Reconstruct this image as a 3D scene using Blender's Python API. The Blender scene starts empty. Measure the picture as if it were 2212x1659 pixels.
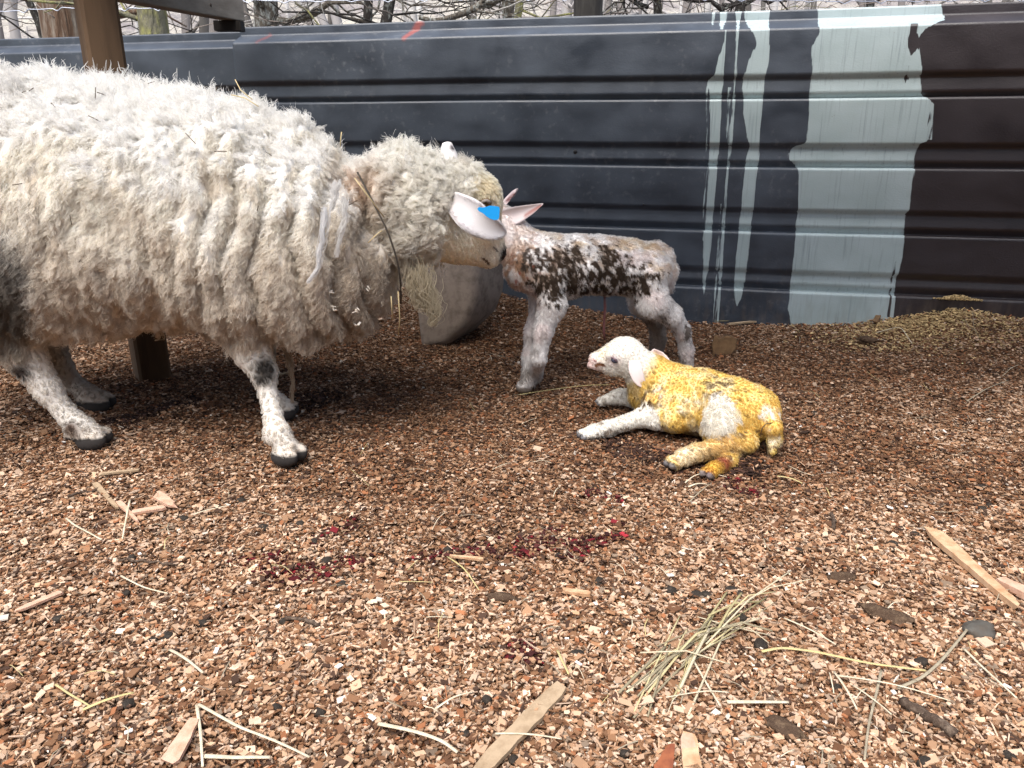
import bpy, math, random
import numpy as np
from mathutils import Vector
from mathutils.kdtree import KDTree

random.seed(7)
rng = np.random.default_rng(7)
C = bpy.context.scene
COL = C.collection
R = math.radians

# ---------------------------------------------------------------- camera
CAM_H, PITCH = 0.70, R(18.2)
cam = bpy.data.cameras.new('camera')
cam.sensor_width = 36.0
cam.lens = 27.04
cam.clip_start = 0.02
cam.clip_end = 500
camo = bpy.data.objects.new('camera', cam)
COL.objects.link(camo)
camo.location = (0, 0, CAM_H)
camo.rotation_euler = (math.pi / 2 - PITCH, 0, 0)
C.camera = camo

# ---------------------------------------------------------------- sky, sun, exposure
SUN_EL, SUN_AZ = R(60), R(205)      # a high sun behind the camera, veiled by cloud
w = bpy.data.worlds.new("World")
C.world = w
w.use_nodes = True
nt = w.node_tree
bg = nt.nodes['Background']
sky = nt.nodes.new('ShaderNodeTexSky')
sky.sky_type = 'NISHITA'
sky.sun_disc = False
sky.sun_elevation = SUN_EL
sky.sun_rotation = SUN_AZ
sky.dust_density = 3.0
hsv = nt.nodes.new('ShaderNodeHueSaturation')
hsv.inputs['Saturation'].default_value = 0.75
nt.links.new(sky.outputs[0], hsv.inputs['Color'])
nt.links.new(hsv.outputs[0], bg.inputs[0])
bg.inputs[1].default_value = 0.13
sl = bpy.data.lights.new('sun', 'SUN')
sl.energy = 1.5
sl.angle = R(50)
sl.color = (1.0, 0.96, 0.9)
so = bpy.data.objects.new('sun', sl)
COL.objects.link(so)
sdir = Vector((math.sin(SUN_AZ) * math.cos(SUN_EL), math.cos(SUN_AZ) * math.cos(SUN_EL), math.sin(SUN_EL)))
so.rotation_euler = sdir.to_track_quat('Z', 'Y').to_euler()
C.view_settings.view_transform = 'Standard'
C.view_settings.look = 'None'
C.view_settings.gamma = 1
C.view_settings.exposure = 1.35
C.cycles.max_bounces = 8
C.cycles.diffuse_bounces = 5
C.cycles.transmission_bounces = 6
try:
    C.cycles_curves.shape = 'RIBBONS'
except Exception:
    pass

# ---------------------------------------------------------------- pixel -> place (2212 px wide reading of the photograph)
FP, CX, CY = 3028 * 2212 / 4032, 1106.0, 829.5
SP, CP = math.sin(PITCH), math.cos(PITCH)
def ray(px, py):
    u, v = px - CX, CY - py
    return u, FP * CP + v * SP, -FP * SP + v * CP
def U(px, py, Y):
    x, y, z = ray(px, py)
    t = Y / y
    return np.array((x * t, Y, CAM_H + z * t))
def G(px, py, z=0.0):
    x, y, zz = ray(px, py)
    t = (z - CAM_H) / zz
    return np.array((x * t, y * t, z))
def z3(x, y): return ((1800 + x * .633) / 1.8228, (600 + y * .633) / 1.8228)
def z4(x, y): return ((2200 + x * .4521) / 1.8228, (1250 + y * .4521) / 1.8228)
def z5(x, y): return (x * .633 / 1.8228, (1000 + y * .633) / 1.8228)
def z6(x, y): return ((2600 + x * .7838) / 1.8228, y * .7838 / 1.8228)
def zh(x, y): return ((1700 + x * .33153) / 1.8228, (550 + y * .33153) / 1.8228)
WT = 0.24                              # the wall's slant
WA = math.atan(WT)
WDIR = np.array((math.cos(WA), -math.sin(WA), 0))
WNRM = np.array((-math.sin(WA), -math.cos(WA), 0))   # towards the camera
def wallY(x): return 3.025 - WT * x
def onwall(px, py):
    x, y, z = ray(px, py)
    t = 3.025 / (y + WT * x)
    p = np.array((x * t, y * t, CAM_H + z * t))
    return float(np.dot(p - np.array((0, 3.025, 0)), WDIR)), float(p[2])

# ---------------------------------------------------------------- noise
def _hash(ix, iy, iz, seed):
    h = (ix.astype(np.uint32) * np.uint32(374761393) + iy.astype(np.uint32) * np.uint32(668265263)
         + iz.astype(np.uint32) * np.uint32(2147483647) + np.uint32(seed * 144665 & 0xffffffff))
    h = (h ^ (h >> np.uint32(13))) * np.uint32(1274126177)
    h = h ^ (h >> np.uint32(16))
    return h.astype(np.float64) / 4294967295.0
def vnoise(p, seed=0):
    p = np.asarray(p, float)
    i = np.floor(p).astype(np.int64)
    f = p - i
    f = f * f * (3 - 2 * f)
    out = 0
    for dx in (0, 1):
        for dy in (0, 1):
            for dz in (0, 1):
                wgt = (f[:, 0] if dx else 1 - f[:, 0]) * (f[:, 1] if dy else 1 - f[:, 1]) * (f[:, 2] if dz else 1 - f[:, 2])
                out = out + wgt * _hash(i[:, 0] + dx, i[:, 1] + dy, i[:, 2] + dz, seed)
    return out
def fbm(p, seed=0, octv=3):
    p = np.asarray(p, float)
    s, a, tot = 0, 1.0, 0
    for k in range(octv):
        s = s + a * vnoise(p * (2 ** k) + 17.3 * k, seed + k)
        tot += a
        a *= .5
    return s / tot
def sstep(a, b, x):
    t = np.clip((x - a) / (b - a), 0, 1)
    return t * t * (3 - 2 * t)
def norm(v):
    v = np.asarray(v, float)
    return v / np.maximum(np.linalg.norm(v, axis=-1, keepdims=True), 1e-9)

# ---------------------------------------------------------------- materials
def mat(name, base=(.5, .5, .5), rough=.8, spec=.3, attr=None, noise=None, bump=None, metal=0.0):
    """noise = (scale, colour2, contrast lo, hi, stretch); bump = (scale, strength, distance, stretch)"""
    m = bpy.data.materials.new(name)
    m.use_nodes = True
    t = m.node_tree
    b = t.nodes['Principled BSDF']
    b.inputs['Roughness'].default_value = rough
    b.inputs['Specular IOR Level'].default_value = spec
    b.inputs['Metallic'].default_value = metal
    b.inputs['Base Color'].default_value = (*base, 1)
    src = None
    if attr:
        a = t.nodes.new('ShaderNodeAttribute')
        a.attribute_name = attr
        src = a.outputs['Color']
    def coords(stretch):
        tc = t.nodes.new('ShaderNodeTexCoord')
        mp = t.nodes.new('ShaderNodeMapping')
        mp.inputs['Scale'].default_value = stretch
        t.links.new(tc.outputs['Object'], mp.inputs[0])
        return mp.outputs[0]
    if noise:
        sc, c2, lo, hi, stretch = noise
        n = t.nodes.new('ShaderNodeTexNoise')
        n.inputs['Scale'].default_value = sc
        n.inputs['Detail'].default_value = 6
        n.inputs['Roughness'].default_value = .65
        t.links.new(coords(stretch), n.inputs[0])
        mr = t.nodes.new('ShaderNodeMapRange')
        mr.inputs[1].default_value, mr.inputs[2].default_value = lo, hi
        t.links.new(n.outputs['Fac'], mr.inputs[0])
        mx = t.nodes.new('ShaderNodeMix')
        mx.data_type = 'RGBA'
        t.links.new(mr.outputs[0], mx.inputs[0])
        if src: t.links.new(src, mx.inputs[6])
        else: mx.inputs[6].default_value = (*base, 1)
        mx.inputs[7].default_value = (*c2, 1)
        src = mx.outputs[2]
    if src: t.links.new(src, b.inputs['Base Color'])
    if bump:
        sc, st, dist, stretch = bump
        n = t.nodes.new('ShaderNodeTexNoise')
        n.inputs['Scale'].default_value = sc
        n.inputs['Detail'].default_value = 5
        t.links.new(coords(stretch), n.inputs[0])
        bp = t.nodes.new('ShaderNodeBump')
        bp.inputs['Strength'].default_value = st
        bp.inputs['Distance'].default_value = dist
        t.links.new(n.outputs['Fac'], bp.inputs['Height'])
        t.links.new(bp.outputs[0], b.inputs['Normal'])
    return m

# ---------------------------------------------------------------- object helpers
def tag(o, label=None, cat=None, group=None, kind=None):
    if label: o['label'] = label
    if cat: o['category'] = cat
    if group: o['group'] = group
    if kind: o['kind'] = kind
    return o
def thing(name, label, cat, loc=(0, 0, 0), group=None):
    o = bpy.data.objects.new(name, None)
    COL.objects.link(o)
    o.empty_display_size = .05
    o.location = loc
    return tag(o, label, cat, group)
def add(name, v, f, m, parent=None, origin=None, cols=None, smooth=True):
    """one mesh object; v in world space, kept relative to its parent's base (or to origin)"""
    v = np.asarray(v, float)
    o0 = np.array(parent['_b'] if parent and '_b' in parent else (parent.location if parent else (origin if origin is not None else (0, 0, 0))))
    me = bpy.data.meshes.new(name)
    if isinstance(f, np.ndarray):
        nv, nf, k = len(v), len(f), f.shape[1]
        me.vertices.add(nv)
        me.vertices.foreach_set('co', (v - o0).astype(np.float32).ravel())
        me.loops.add(nf * k)
        me.loops.foreach_set('vertex_index', f.astype(np.int32).ravel())
        me.polygons.add(nf)
        me.polygons.foreach_set('loop_start', np.arange(0, nf * k, k, dtype=np.int32))
        me.update(calc_edges=True)
        me.validate()
    else:
        me.from_pydata((v - o0).tolist(), [], f)
        me.update()
    me.polygons.foreach_set('use_smooth', np.full(len(me.polygons), smooth))
    if cols is not None:
        a = me.attributes.new('col', 'FLOAT_COLOR', 'POINT')
        c4 = np.ones((len(v), 4), np.float32)
        c4[:, :3] = cols
        a.data.foreach_set('color', c4.ravel())
    me.materials.append(m)
    o = bpy.data.objects.new(name, me)
    COL.objects.link(o)
    if parent:
        o.parent = parent
        if parent.type == 'MESH': pass
    else:
        o.location = o0
    return o
class MB:
    """collects verts and faces"""
    def __init__(s): s.v, s.f, s.c, s.n = [], [], [], 0
    def put(s, v, f, col=None):
        v = np.asarray(v, float)
        s.v.append(v)
        s.f += [tuple(int(i) + s.n for i in q) for q in f]
        s.n += len(v)
        if col is not None: s.c.append(np.broadcast_to(np.asarray(col, float), (len(v), 3)))
        return s
    def box(s, c, size, ax=None, col=None):
        c = np.asarray(c, float)
        ax = np.eye(3) if ax is None else np.asarray(ax, float)
        h = np.asarray(size, float) / 2
        q = [c + ax[0] * h[0] * i + ax[1] * h[1] * j + ax[2] * h[2] * k for i in (-1, 1) for j in (-1, 1) for k in (-1, 1)]
        return s.put(q, [(0, 1, 3, 2), (4, 6, 7, 5), (0, 4, 5, 1), (2, 3, 7, 6), (0, 2, 6, 4), (1, 5, 7, 3)], col)
    def tube(s, pts, rad, n=8, flat=1.0, col=None):
        pts = np.asarray(pts, float)
        rad = np.broadcast_to(np.asarray(rad, float), (len(pts),))
        tg = norm(np.gradient(pts, axis=0))
        up = np.array((0, 0, 1.0)) if abs(tg[0][2]) < .9 else np.array((0, 1.0, 0))
        V = []
        for p, r, t in zip(pts, rad, tg):
            a = norm(np.cross(up, t))
            b = np.cross(t, a)
            up = b
            for k in range(n):
                q = 2 * math.pi * k / n
                V.append(p + a * r * math.cos(q) + b * r * flat * math.sin(q))
        m_ = len(pts)
        F = [(i * n + k, i * n + (k + 1) % n, (i + 1) * n + (k + 1) % n, (i + 1) * n + k) for i in range(m_ - 1) for k in range(n)]
        F += [tuple(range(n - 1, -1, -1)), tuple((m_ - 1) * n + k for k in range(n))]
        return s.put(V, F, col)
    def ball(s, c, r, ax=None, nu=12, nv=8, col=None, lump=0, seed=0):
        c = np.asarray(c, float)
        r = np.broadcast_to(np.asarray(r, float), (3,))
        ax = np.eye(3) if ax is None else np.asarray(ax, float)
        V = [(0, 0, 1)]
        for i in range(1, nv):
            th = math.pi * i / nv
            V += [(math.sin(th) * math.cos(2 * math.pi * k / nu), math.sin(th) * math.sin(2 * math.pi * k / nu), math.cos(th)) for k in range(nu)]
        V.append((0, 0, -1))
        V = np.array(V)
        if lump: V = V * (1 + lump * (fbm(V * 1.7 + seed * 5.1, seed, 2) - .5)[:, None] * 2)
        V = c + (V * r) @ ax
        F = [(0, 1 + k, 1 + (k + 1) % nu) for k in range(nu)]
        for i in range(nv - 2):
            F += [(1 + i * nu + k, 1 + (i + 1) * nu + k, 1 + (i + 1) * nu + (k + 1) % nu, 1 + i * nu + (k + 1) % nu) for k in range(nu)]
        L = len(V) - 1
        F += [(L, L - nu + (k + 1) % nu, L - nu + k) for k in range(nu)]
        return s.put(V, F, col)
    def build(s, name, m, parent=None, origin=None, smooth=True):
        return add(name, np.concatenate(s.v), s.f, m, parent, origin, np.concatenate(s.c) if s.c else None, smooth)
def prism(poly, axis):
    """polygon (k x 3) swept along axis"""
    poly = np.asarray(poly, float)
    k = len(poly)
    v = np.concatenate([poly, poly + np.asarray(axis, float)])
    return v, [tuple(range(k)), tuple(range(2 * k - 1, k - 1, -1))] + [(i, i + k, (i + 1) % k + k, (i + 1) % k) for i in range(k)]
def curves(name, pts, rad, col, m, parent):
    N, K = pts.shape[:2]
    o0 = np.array(parent.location)
    hc = bpy.data.hair_curves.new(name)
    hc.add_curves([K] * N)
    hc.attributes['position'].data.foreach_set('vector', (pts - o0).astype(np.float32).ravel())
    r = hc.attributes.get('radius') or hc.attributes.new('radius', 'FLOAT', 'POINT')
    r.data.foreach_set('value', np.broadcast_to(rad, (N, K)).astype(np.float32).ravel())
    c = hc.attributes.new('col', 'FLOAT_COLOR', 'CURVE')
    c4 = np.ones((N, 4), np.float32)
    c4[:, :3] = col
    c.data.foreach_set('color', c4.ravel())
    hc.materials.append(m)
    o = bpy.data.objects.new(name, hc)
    COL.objects.link(o)
    o.parent = parent
    return o

# ================================================================ THE SETTING
# ground height: gentle lumps, chips banked against the wall
WB = [onwall(*p) for p in [(1040, 622), (1140, 648), (1240, 660), (1400, 690), (1550, 697), (1700, 700), (1850, 695), (1950, 680), (2050, 662), (2130, 670), (2212, 684)]]
WBS = np.array([-3.0] + [a for a, b in WB] + [3.0])
WBZ = np.array([.10] + [b for a, b in WB] + [.06])
def gz(x, y):
    x = np.asarray(x, float); y = np.asarray(y, float)
    p = np.stack([x, y, x * 0], -1).reshape(-1, 3)
    n = (fbm(p * 2.6, 3, 2) - .5) * .030 + (fbm(p * 10, 5, 2) - .5) * .024
    n = n.reshape(x.shape)
    dw = np.maximum((wallY(x) - y) * math.cos(WA), 0)
    s = x * WDIR[0] + (y - 3.025) * WDIR[1]
    bank = np.interp(s, WBS, WBZ) * np.exp(-(dw / .20) ** 2)
    quiet = 1 - .6 * np.exp(-(dw / .1) ** 2)
    return n * quiet + bank - .012
def build_ground():
    xs = np.arange(-3.4, 3.41, .04)
    ys = np.arange(-1.2, 3.9, .04)
    X, Y = np.meshgrid(xs, ys, indexing='ij')
    Z = gz(X, Y)
    nx, ny = X.shape
    v = np.stack([X, Y, Z], -1).reshape(-1, 3)
    i = np.arange(nx * ny).reshape(nx, ny)
    f = np.stack([i[:-1, :-1], i[1:, :-1], i[1:, 1:], i[:-1, 1:]], -1).reshape(-1, 4)
    m = mat('bedding_soil', (.12, .06, .033), .95, .1, noise=(90, (.30, .17, .09), .42, .68, (1, 1, 1)), bump=(140, .9, .01, (1, 1, 1)))
    tag(add('ground', v, f, m), kind='structure')
build_ground()

# outside the pen: meadow strip and wooded slope behind the wall
def build_hill():
    xs = np.linspace(-45, 45, 91)
    ys = np.concatenate([np.linspace(3.9, 12, 14), np.linspace(13, 70, 40)])
    X, Y = np.meshgrid(xs, ys, indexing='ij')
    d = np.maximum(Y - 7, 0)
    Z = -.1 + .10 * d + .014 * d ** 2 * np.exp(-d / 60) + (fbm(np.stack([X, Y, X * 0], -1).reshape(-1, 3) * .22, 8, 3).reshape(X.shape) - .5) * np.minimum(d * .2, 2.5)
    nx, ny = X.shape
    v = np.stack([X, Y, Z], -1).reshape(-1, 3)
    i = np.arange(nx * ny).reshape(nx, ny)
    f = np.stack([i[:-1, :-1], i[1:, :-1], i[1:, 1:], i[:-1, 1:]], -1).reshape(-1, 4)
    m = mat('leaf_litter_slope', (.24, .215, .215), .95, .1, noise=(.55, (.48, .45, .38), .40, .66, (1, 1, 1)), bump=(6, 1, .2, (1, 1, 1)))
    tag(add('hillside', v, f, m), kind='structure')
build_hill()

# ---------------------------------------------------------------- wood chips (nobody could count them)
PAL = np.array([(.60, .43, .305), (.49, .32, .205), (.37, .215, .122), (.245, .125, .063), (.145, .070, .036), (.070, .038, .024), (.70, .61, .51), (.31, .125, .055), (.25, .18, .125)])
PW0 = np.array([.18, .21, .20, .15, .12, .075, .010, .03, .045])
WETS = [(U(1300, 760, 2.3)[:2], .75, .9)]
STAINS = []
for pts_, r_ in [([(585, 1205), (620, 1235), (700, 1215), (760, 1195)], .016), ([(690, 1150), (760, 1120)], .012), ([(900, 1190), (1010, 1185), (1060, 1175)], .012),
                 ([(1130, 1165), (1190, 1150), (1250, 1175), (1330, 1155)], .018), ([(1290, 1075), (1325, 1080)], .012), ([(1570, 1040), (1610, 1050)], .02),
                 ([(500, 1190), (540, 1195)], .008), ([(1120, 1415), (1150, 1420)], .012)]:
    STAINS.append(([G(*p)[:2] for p in pts_], r_))
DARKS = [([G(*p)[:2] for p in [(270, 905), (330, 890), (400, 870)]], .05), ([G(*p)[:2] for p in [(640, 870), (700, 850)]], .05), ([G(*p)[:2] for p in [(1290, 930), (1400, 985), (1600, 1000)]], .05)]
def segdist(P, line):
    d = np.full(len(P), 9.0)
    for a, b in zip(line[:-1], line[1:]):
        a, b = np.array(a), np.array(b)
        t = np.clip(((P - a) @ (b - a)) / max((b - a) @ (b - a), 1e-9), 0, 1)
        d = np.minimum(d, np.linalg.norm(P - a - t[:, None] * (b - a), axis=1))
    return d
def build_chips():
    P = []
    for (y0, y1, dens, sc) in [(.62, 1.1, 98000, 1.0), (1.1, 1.7, 80000, 1.0), (1.7, 2.4, 58000, 1.0), (2.4, 3.7, 40000, 1.05)]:
        hw0 = y1 * .78 + .45
        n = int(dens * (y1 - y0) * 2 * hw0)
        y = rng.uniform(y0, y1, n); x = rng.uniform(-hw0, hw0, n)
        k = (np.abs(x) < y * .72 + .40) & (y < wallY(x) - .004)
        P.append(np.stack([x[k], y[k], np.full(k.sum(), sc)], -1))
    n = 26000                                    # a few steps to either side
    y = rng.uniform(.2, 3.4, n); x = rng.uniform(-2.9, 2.9, n)
    k = (np.abs(x) > y * .72 + .3) & (y < wallY(x) - .004)
    P.append(np.stack([x[k], y[k], np.full(k.sum(), 1.5)], -1))
    P = np.concatenate(P)
    n = len(P)
    x, y, sc = P.T
    q3 = np.stack([x, y, x * 0], -1)
    z = gz(x, y) + .001 + rng.random(n) ** 1.4 * .013
    L = np.exp(rng.normal(math.log(.0054), .42, n)) * sc
    W = L * rng.uniform(.45, .95, n)
    thin = rng.random(n) < .20
    L[thin] *= 1.9; W[thin] = rng.uniform(.0012, .0024, thin.sum())
    T = rng.uniform(.0010, .0022, n) * sc
    yaw = rng.uniform(0, 2 * np.pi, n)
    tilt = np.abs(rng.normal(0, R(15), n)); st = rng.random(n) < .15
    tilt[st] = rng.uniform(R(20), R(75), st.sum())
    ta = rng.uniform(0, 2 * np.pi, n)
    nrm = np.stack([np.sin(tilt) * np.cos(ta), np.sin(tilt) * np.sin(ta), np.cos(tilt)], -1)
    ref = np.stack([np.cos(yaw), np.sin(yaw), yaw * 0], -1)
    a = norm(ref - nrm * (ref * nrm).sum(1, keepdims=True))
    b = np.cross(nrm, a)
    c = np.stack([x, y, z], -1)
    sk = rng.uniform(-.25, .25, n)               # skewed, not square
    V = np.empty((n, 8, 3))
    for k, (i, j, h) in enumerate([(-1, -1, -1), (1, -1, -1), (1, 1, -1), (-1, 1, -1), (-1, -1, 1), (1, -1, 1), (1, 1, 1), (-1, 1, 1)]):
        V[:, k] = c + a * ((L / 2) * (i + sk * j))[:, None] + b * ((W / 2 * rng.uniform(.75, 1.1, n)) * j)[:, None] + nrm * (T / 2 * h)[:, None]
    base = np.arange(n)[:, None] * 8
    F = np.concatenate([base + np.array(q) for q in [(4, 5, 6, 7), (0, 1, 5, 4), (1, 2, 6, 5), (2, 3, 7, 6), (3, 0, 4, 7)]])
    # colour: a mix of woods; soiled and damp where the animals have been
    soil = (sstep(.45, .68, fbm(q3 * 3.1, 21, 3)) * .5 + sstep(.54, .76, fbm(q3 * 14, 25, 2)) * .65) * (.45 + .55 * sstep(.9, 1.8, y))
    wet = np.zeros(n)
    for (p0, rx, ry) in [((.35, 2.35), 1.45, .72), ((-.55, 2.15), 1.1, .55), ((.25, 1.72), .95, .42), ((.05, 1.30), .40, .24)]:
        kk = .45 if p0[1] < 1.4 else 1
        d = np.sqrt(((x - p0[0]) / rx) ** 2 + ((y - p0[1]) / ry) ** 2) + (fbm(q3 * 4, 31, 3) - .5) * .8
        wet = np.maximum(wet, (1 - sstep(.45, 1.2, d)) * kk)
    dirty = np.clip(soil * .55 + wet * .70, 0, .95)
    r = rng.random(n)
    cum = np.cumsum(PW0 / PW0.sum())
    idx = np.searchsorted(cum, r).clip(0, 8)
    dk = rng.random(n) < dirty * .8
    idx[dk] = rng.choice([2, 3, 3, 4, 4, 5, 5, 7], dk.sum())
    col = PAL[idx] * np.exp(rng.normal(0, .16, n))[:, None]
    col = col * (1 - .22 * wet - .30 * soil * (1 - wet))[:, None]
    pile = np.exp(-(((x - 1.45) / .28) ** 2 + ((y - 2.62) / .14) ** 2)) > rng.random(n)      # fresh yellowish heap by the wall
    col[pile] = np.array((.50, .36, .18)) * np.exp(rng.normal(0, .25, pile.sum()))[:, None]
    P2 = np.stack([x, y], -1)
    for line, rr in STAINS:
        d = segdist(P2, line) / rr * .62 + (fbm(q3 * 45, 41, 2) - .5) * 2.4
        k = (d < 1) & (rng.random(n) < .5)
        br = rng.random(k.sum()) < .3
        col[k] = np.where(br[:, None], np.array((.125, .010, .014)), np.array((.050, .013, .011))) * np.exp(rng.normal(0, .4, k.sum()))[:, None]
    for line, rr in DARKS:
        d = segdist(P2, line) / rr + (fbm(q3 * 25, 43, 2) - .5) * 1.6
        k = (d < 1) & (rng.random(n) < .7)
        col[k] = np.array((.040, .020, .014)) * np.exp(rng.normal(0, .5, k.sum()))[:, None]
    col = np.clip(col, 0, .85)
    m = mat('wood_chip', rough=.85, spec=.25, attr='col', noise=(420, (.10, .05, .03), .62, .95, (1, 1, 1)))
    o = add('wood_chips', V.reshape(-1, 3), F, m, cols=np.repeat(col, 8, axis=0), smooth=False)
    tag(o, kind='stuff')
build_chips()

# ---------------------------------------------------------------- sheet metal wall
def zsrc(y):            # height on the wall of a photograph row, read at column 3100
    return onwall(3100 / 1.8228, y / 1.8228)[1]
PROUD, REC = .018, .0
prof = [(1.092, -.045), (zsrc(76) + .006, -.045), (zsrc(110), PROUD)]
for ya, yb, yc, yd in ((288, 308, 362, 390), (562, 580, 631, 662), (820, 837, 886, 919), (1060, 1082, 1113, 1148)):
    # flat, a short step back, a shallow band, an undercut groove, and a sharp lip out to the next flat
    prof += [(zsrc(ya), PROUD), (zsrc(yb), .004), (zsrc(yc), .010), (zsrc(yd) + .004, -.004), (zsrc(yd), PROUD)]
prof += [(-.06, PROUD)]
def band(tab):          # rows of (y, xl, xr) read in a zoomed view -> wall coordinates
    z, a, b = [], [], []
    for y, l, r_ in tab:
        s0, z0 = onwall(*z6(l, y)); s1, z1 = onwall(*z6(r_, y))
        z.append((z0 + z1) / 2); a.append(s0); b.append(s1)
    o = np.argsort(z)
    return np.array(z)[o], np.array(a)[o], np.array(b)[o]
BIG = [(20, 805, 1440), (80, 805, 1450), (105, 800, 1440), (118, 800, 1400), (150, 800, 1330), (205, 775, 1290), (225, 765, 1300), (345, 765, 1315), (380, 760, 1310), (470, 752, 1315), (490, 750, 1335), (520, 748, 1375), (600, 742, 1372), (700, 735, 1365), (716, 730, 1310), (735, 665, 1300), (765, 648, 1290), (800, 648, 1280), (830, 680, 1283), (850, 690, 1280), (1045, 692, 1255), (1060, 690, 1240), (1180, 680, 1228), (1280, 670, 1218), (1350, 662, 1200), (1380, 660, 1190), (1480, 650, 1180), (1560, 640, 1175), (1600, 650, 1170), (1655, 655, 1165)]
PALE = [BIG,
        [(195, 322, 330), (300, 290, 325), (370, 275, 322), (400, 240, 318), (500, 250, 306), (720, 250, 300), (850, 242, 285), (1050, 230, 270), (1200, 220, 255), (1340, 215, 243), (1440, 212, 228), (1490, 216, 220)],
        [(45, 262, 275), (100, 258, 268), (125, 260, 266)],
        [(45, 300, 335), (110, 298, 325), (140, 303, 315)],
        [(45, 380, 415), (110, 385, 400), (200, 380, 392), (400, 368, 382), (700, 350, 362), (900, 325, 340), (1050, 318, 330), (1300, 300, 314), (1620, 283, 296)],
        [(45, 430, 560), (70, 430, 556), (120, 440, 550), (180, 478, 548), (220, 480, 548), (300, 445, 545), (380, 418, 528), (420, 415, 525), (600, 422, 508), (700, 440, 500), (730, 450, 498), (800, 432, 495), (900, 415, 480), (1050, 405, 468), (1200, 390, 450), (1340, 375, 435), (1440, 370, 420), (1500, 372, 405), (1530, 385, 388)],
        [(1060, 300, 306), (1620, 263, 270)],
        [(450, 232, 238), (720, 230, 235), (1200, 210, 214)],
        [(480, 338, 348), (720, 330, 338)]]
GAPS = [[(1350, 1172, 1177), (1400, 1158, 1168), (1500, 1150, 1161), (1585, 1138, 1152)], [(165, 1255, 1290), (190, 1243, 1300), (230, 1248, 1300), (275, 1258, 1265)],
        [(372, 1238, 1244), (390, 1230, 1255), (412, 1236, 1240)], [(530, 1350, 1353), (710, 1335, 1338)], [(520, 1362, 1365), (700, 1350, 1353)],
        [(860, 1272, 1276), (1040, 1254, 1258)]]
def build_wall():
    root = thing('metal_wall', 'long low wall of dark ribbed metal sheets with pale dried paint streaks behind the animals', 'wall', (0, 3.025, 0))
    bands = [band(t) for t in PALE]; gaps = [band(t) for t in GAPS]
    m = bpy.data.materials.new('painted_sheet')
    m.use_nodes = True
    t = m.node_tree; b = t.nodes['Principled BSDF']
    def A(n):
        a = t.nodes.new('ShaderNodeAttribute'); a.attribute_name = n; return a
    tc = t.nodes.new('ShaderNodeTexCoord')
    def noise(sc, stretch, det=6):
        mp = t.nodes.new('ShaderNodeMapping'); mp.inputs['Scale'].default_value = stretch
        mp.inputs['Rotation'].default_value = (0, 0, WA)
        t.links.new(tc.outputs['Object'], mp.inputs[0])
        n = t.nodes.new('ShaderNodeTexNoise'); n.inputs['Scale'].default_value = sc; n.inputs['Detail'].default_value = det
        t.links.new(mp.outputs[0], n.inputs[0]); return n.outputs['Fac']
    def math_(op, a, b_=None):
        n = t.nodes.new('ShaderNodeMath'); n.operation = op
        for k, q in enumerate((a, b_)):
            if q is None: continue
            if isinstance(q, (int, float)): n.inputs[k].default_value = q
            else: t.links.new(q, n.inputs[k])
        return n.outputs[0]
    def ramp(x, lo, hi):
        n = t.nodes.new('ShaderNodeMapRange'); n.inputs[1].default_value = lo; n.inputs[2].default_value = hi
        t.links.new(x, n.inputs[0]); return n.outputs[0]
    def mix(f, a, b_):
        n = t.nodes.new('ShaderNodeMix'); n.data_type = 'RGBA'
        t.links.new(f, n.inputs[0])
        for k, q in ((6, a), (7, b_)):
            if isinstance(q, tuple): n.inputs[k].default_value = (*q, 1)
            else: t.links.new(q, n.inputs[k])
        return n.outputs[2]
    fine = noise(60, (1, 1, .25)); brush = noise(120, (1, 1, .04), 3); cloud = noise(6, (1, 1, 1.6)); spots = noise(45, (1, 1, 1)); patch = noise(2.2, (1, 1, 2))
    steel = mix(ramp(cloud, .35, .7), (.020, .028, .041), (.050, .066, .090))
    steel = mix(math_('MULTIPLY', ramp(spots, .55, .85), math_('MULTIPLY', ramp(patch, .45, .62), .6)), steel, (.19, .20, .21))
    jit = math_('ADD', math_('MULTIPLY', math_('SUBTRACT', fine, .5), .010), math_('MULTIPLY', math_('SUBTRACT', brush, .5), .012))
    pale = ramp(math_('ADD', A('pale').outputs['Fac'], jit), -.0008, .0012)
    maroon = ramp(math_('ADD', A('maroon').outputs['Fac'], jit), -.0008, .0012)
    palec = mix(ramp(cloud, .3, .75), (.33, .41, .415), (.41, .495, .51))
    palec = mix(ramp(brush, .56, .80), palec, (.22, .27, .29))
    palec = mix(ramp(spots, .72, .80), palec, (.15, .13, .10))
    c = mix(maroon, steel, mix(ramp(cloud, .3, .7), (.010, .0065, .0085), (.018, .011, .0145)))
    c = mix(pale, c, palec)
    c = mix(A('orange').outputs['Fac'], c, (.38, .055, .028))
    dirt = math_('MULTIPLY', A('low').outputs['Fac'], ramp(fine, .45, .7))
    c = mix(dirt, c, (.16, .12, .085))
    t.links.new(c, b.inputs['Base Color'])
    rg = t.nodes.new('ShaderNodeMapRange'); rg.inputs[1].default_value = .3; rg.inputs[2].default_value = .7; rg.inputs[3].default_value = .38; rg.inputs[4].default_value = .62
    t.links.new(cloud, rg.inputs[0]); t.links.new(rg.outputs[0], b.inputs['Roughness'])
    b.inputs['Specular IOR Level'].default_value = .8
    bp = t.nodes.new('ShaderNodeBump'); bp.inputs['Strength'].default_value = .25; bp.inputs['Distance'].default_value = .002
    t.links.new(noise(160, (1, 1, 1.5), 3), bp.inputs['Height']); t.links.new(bp.outputs[0], b.inputs['Normal'])
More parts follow.
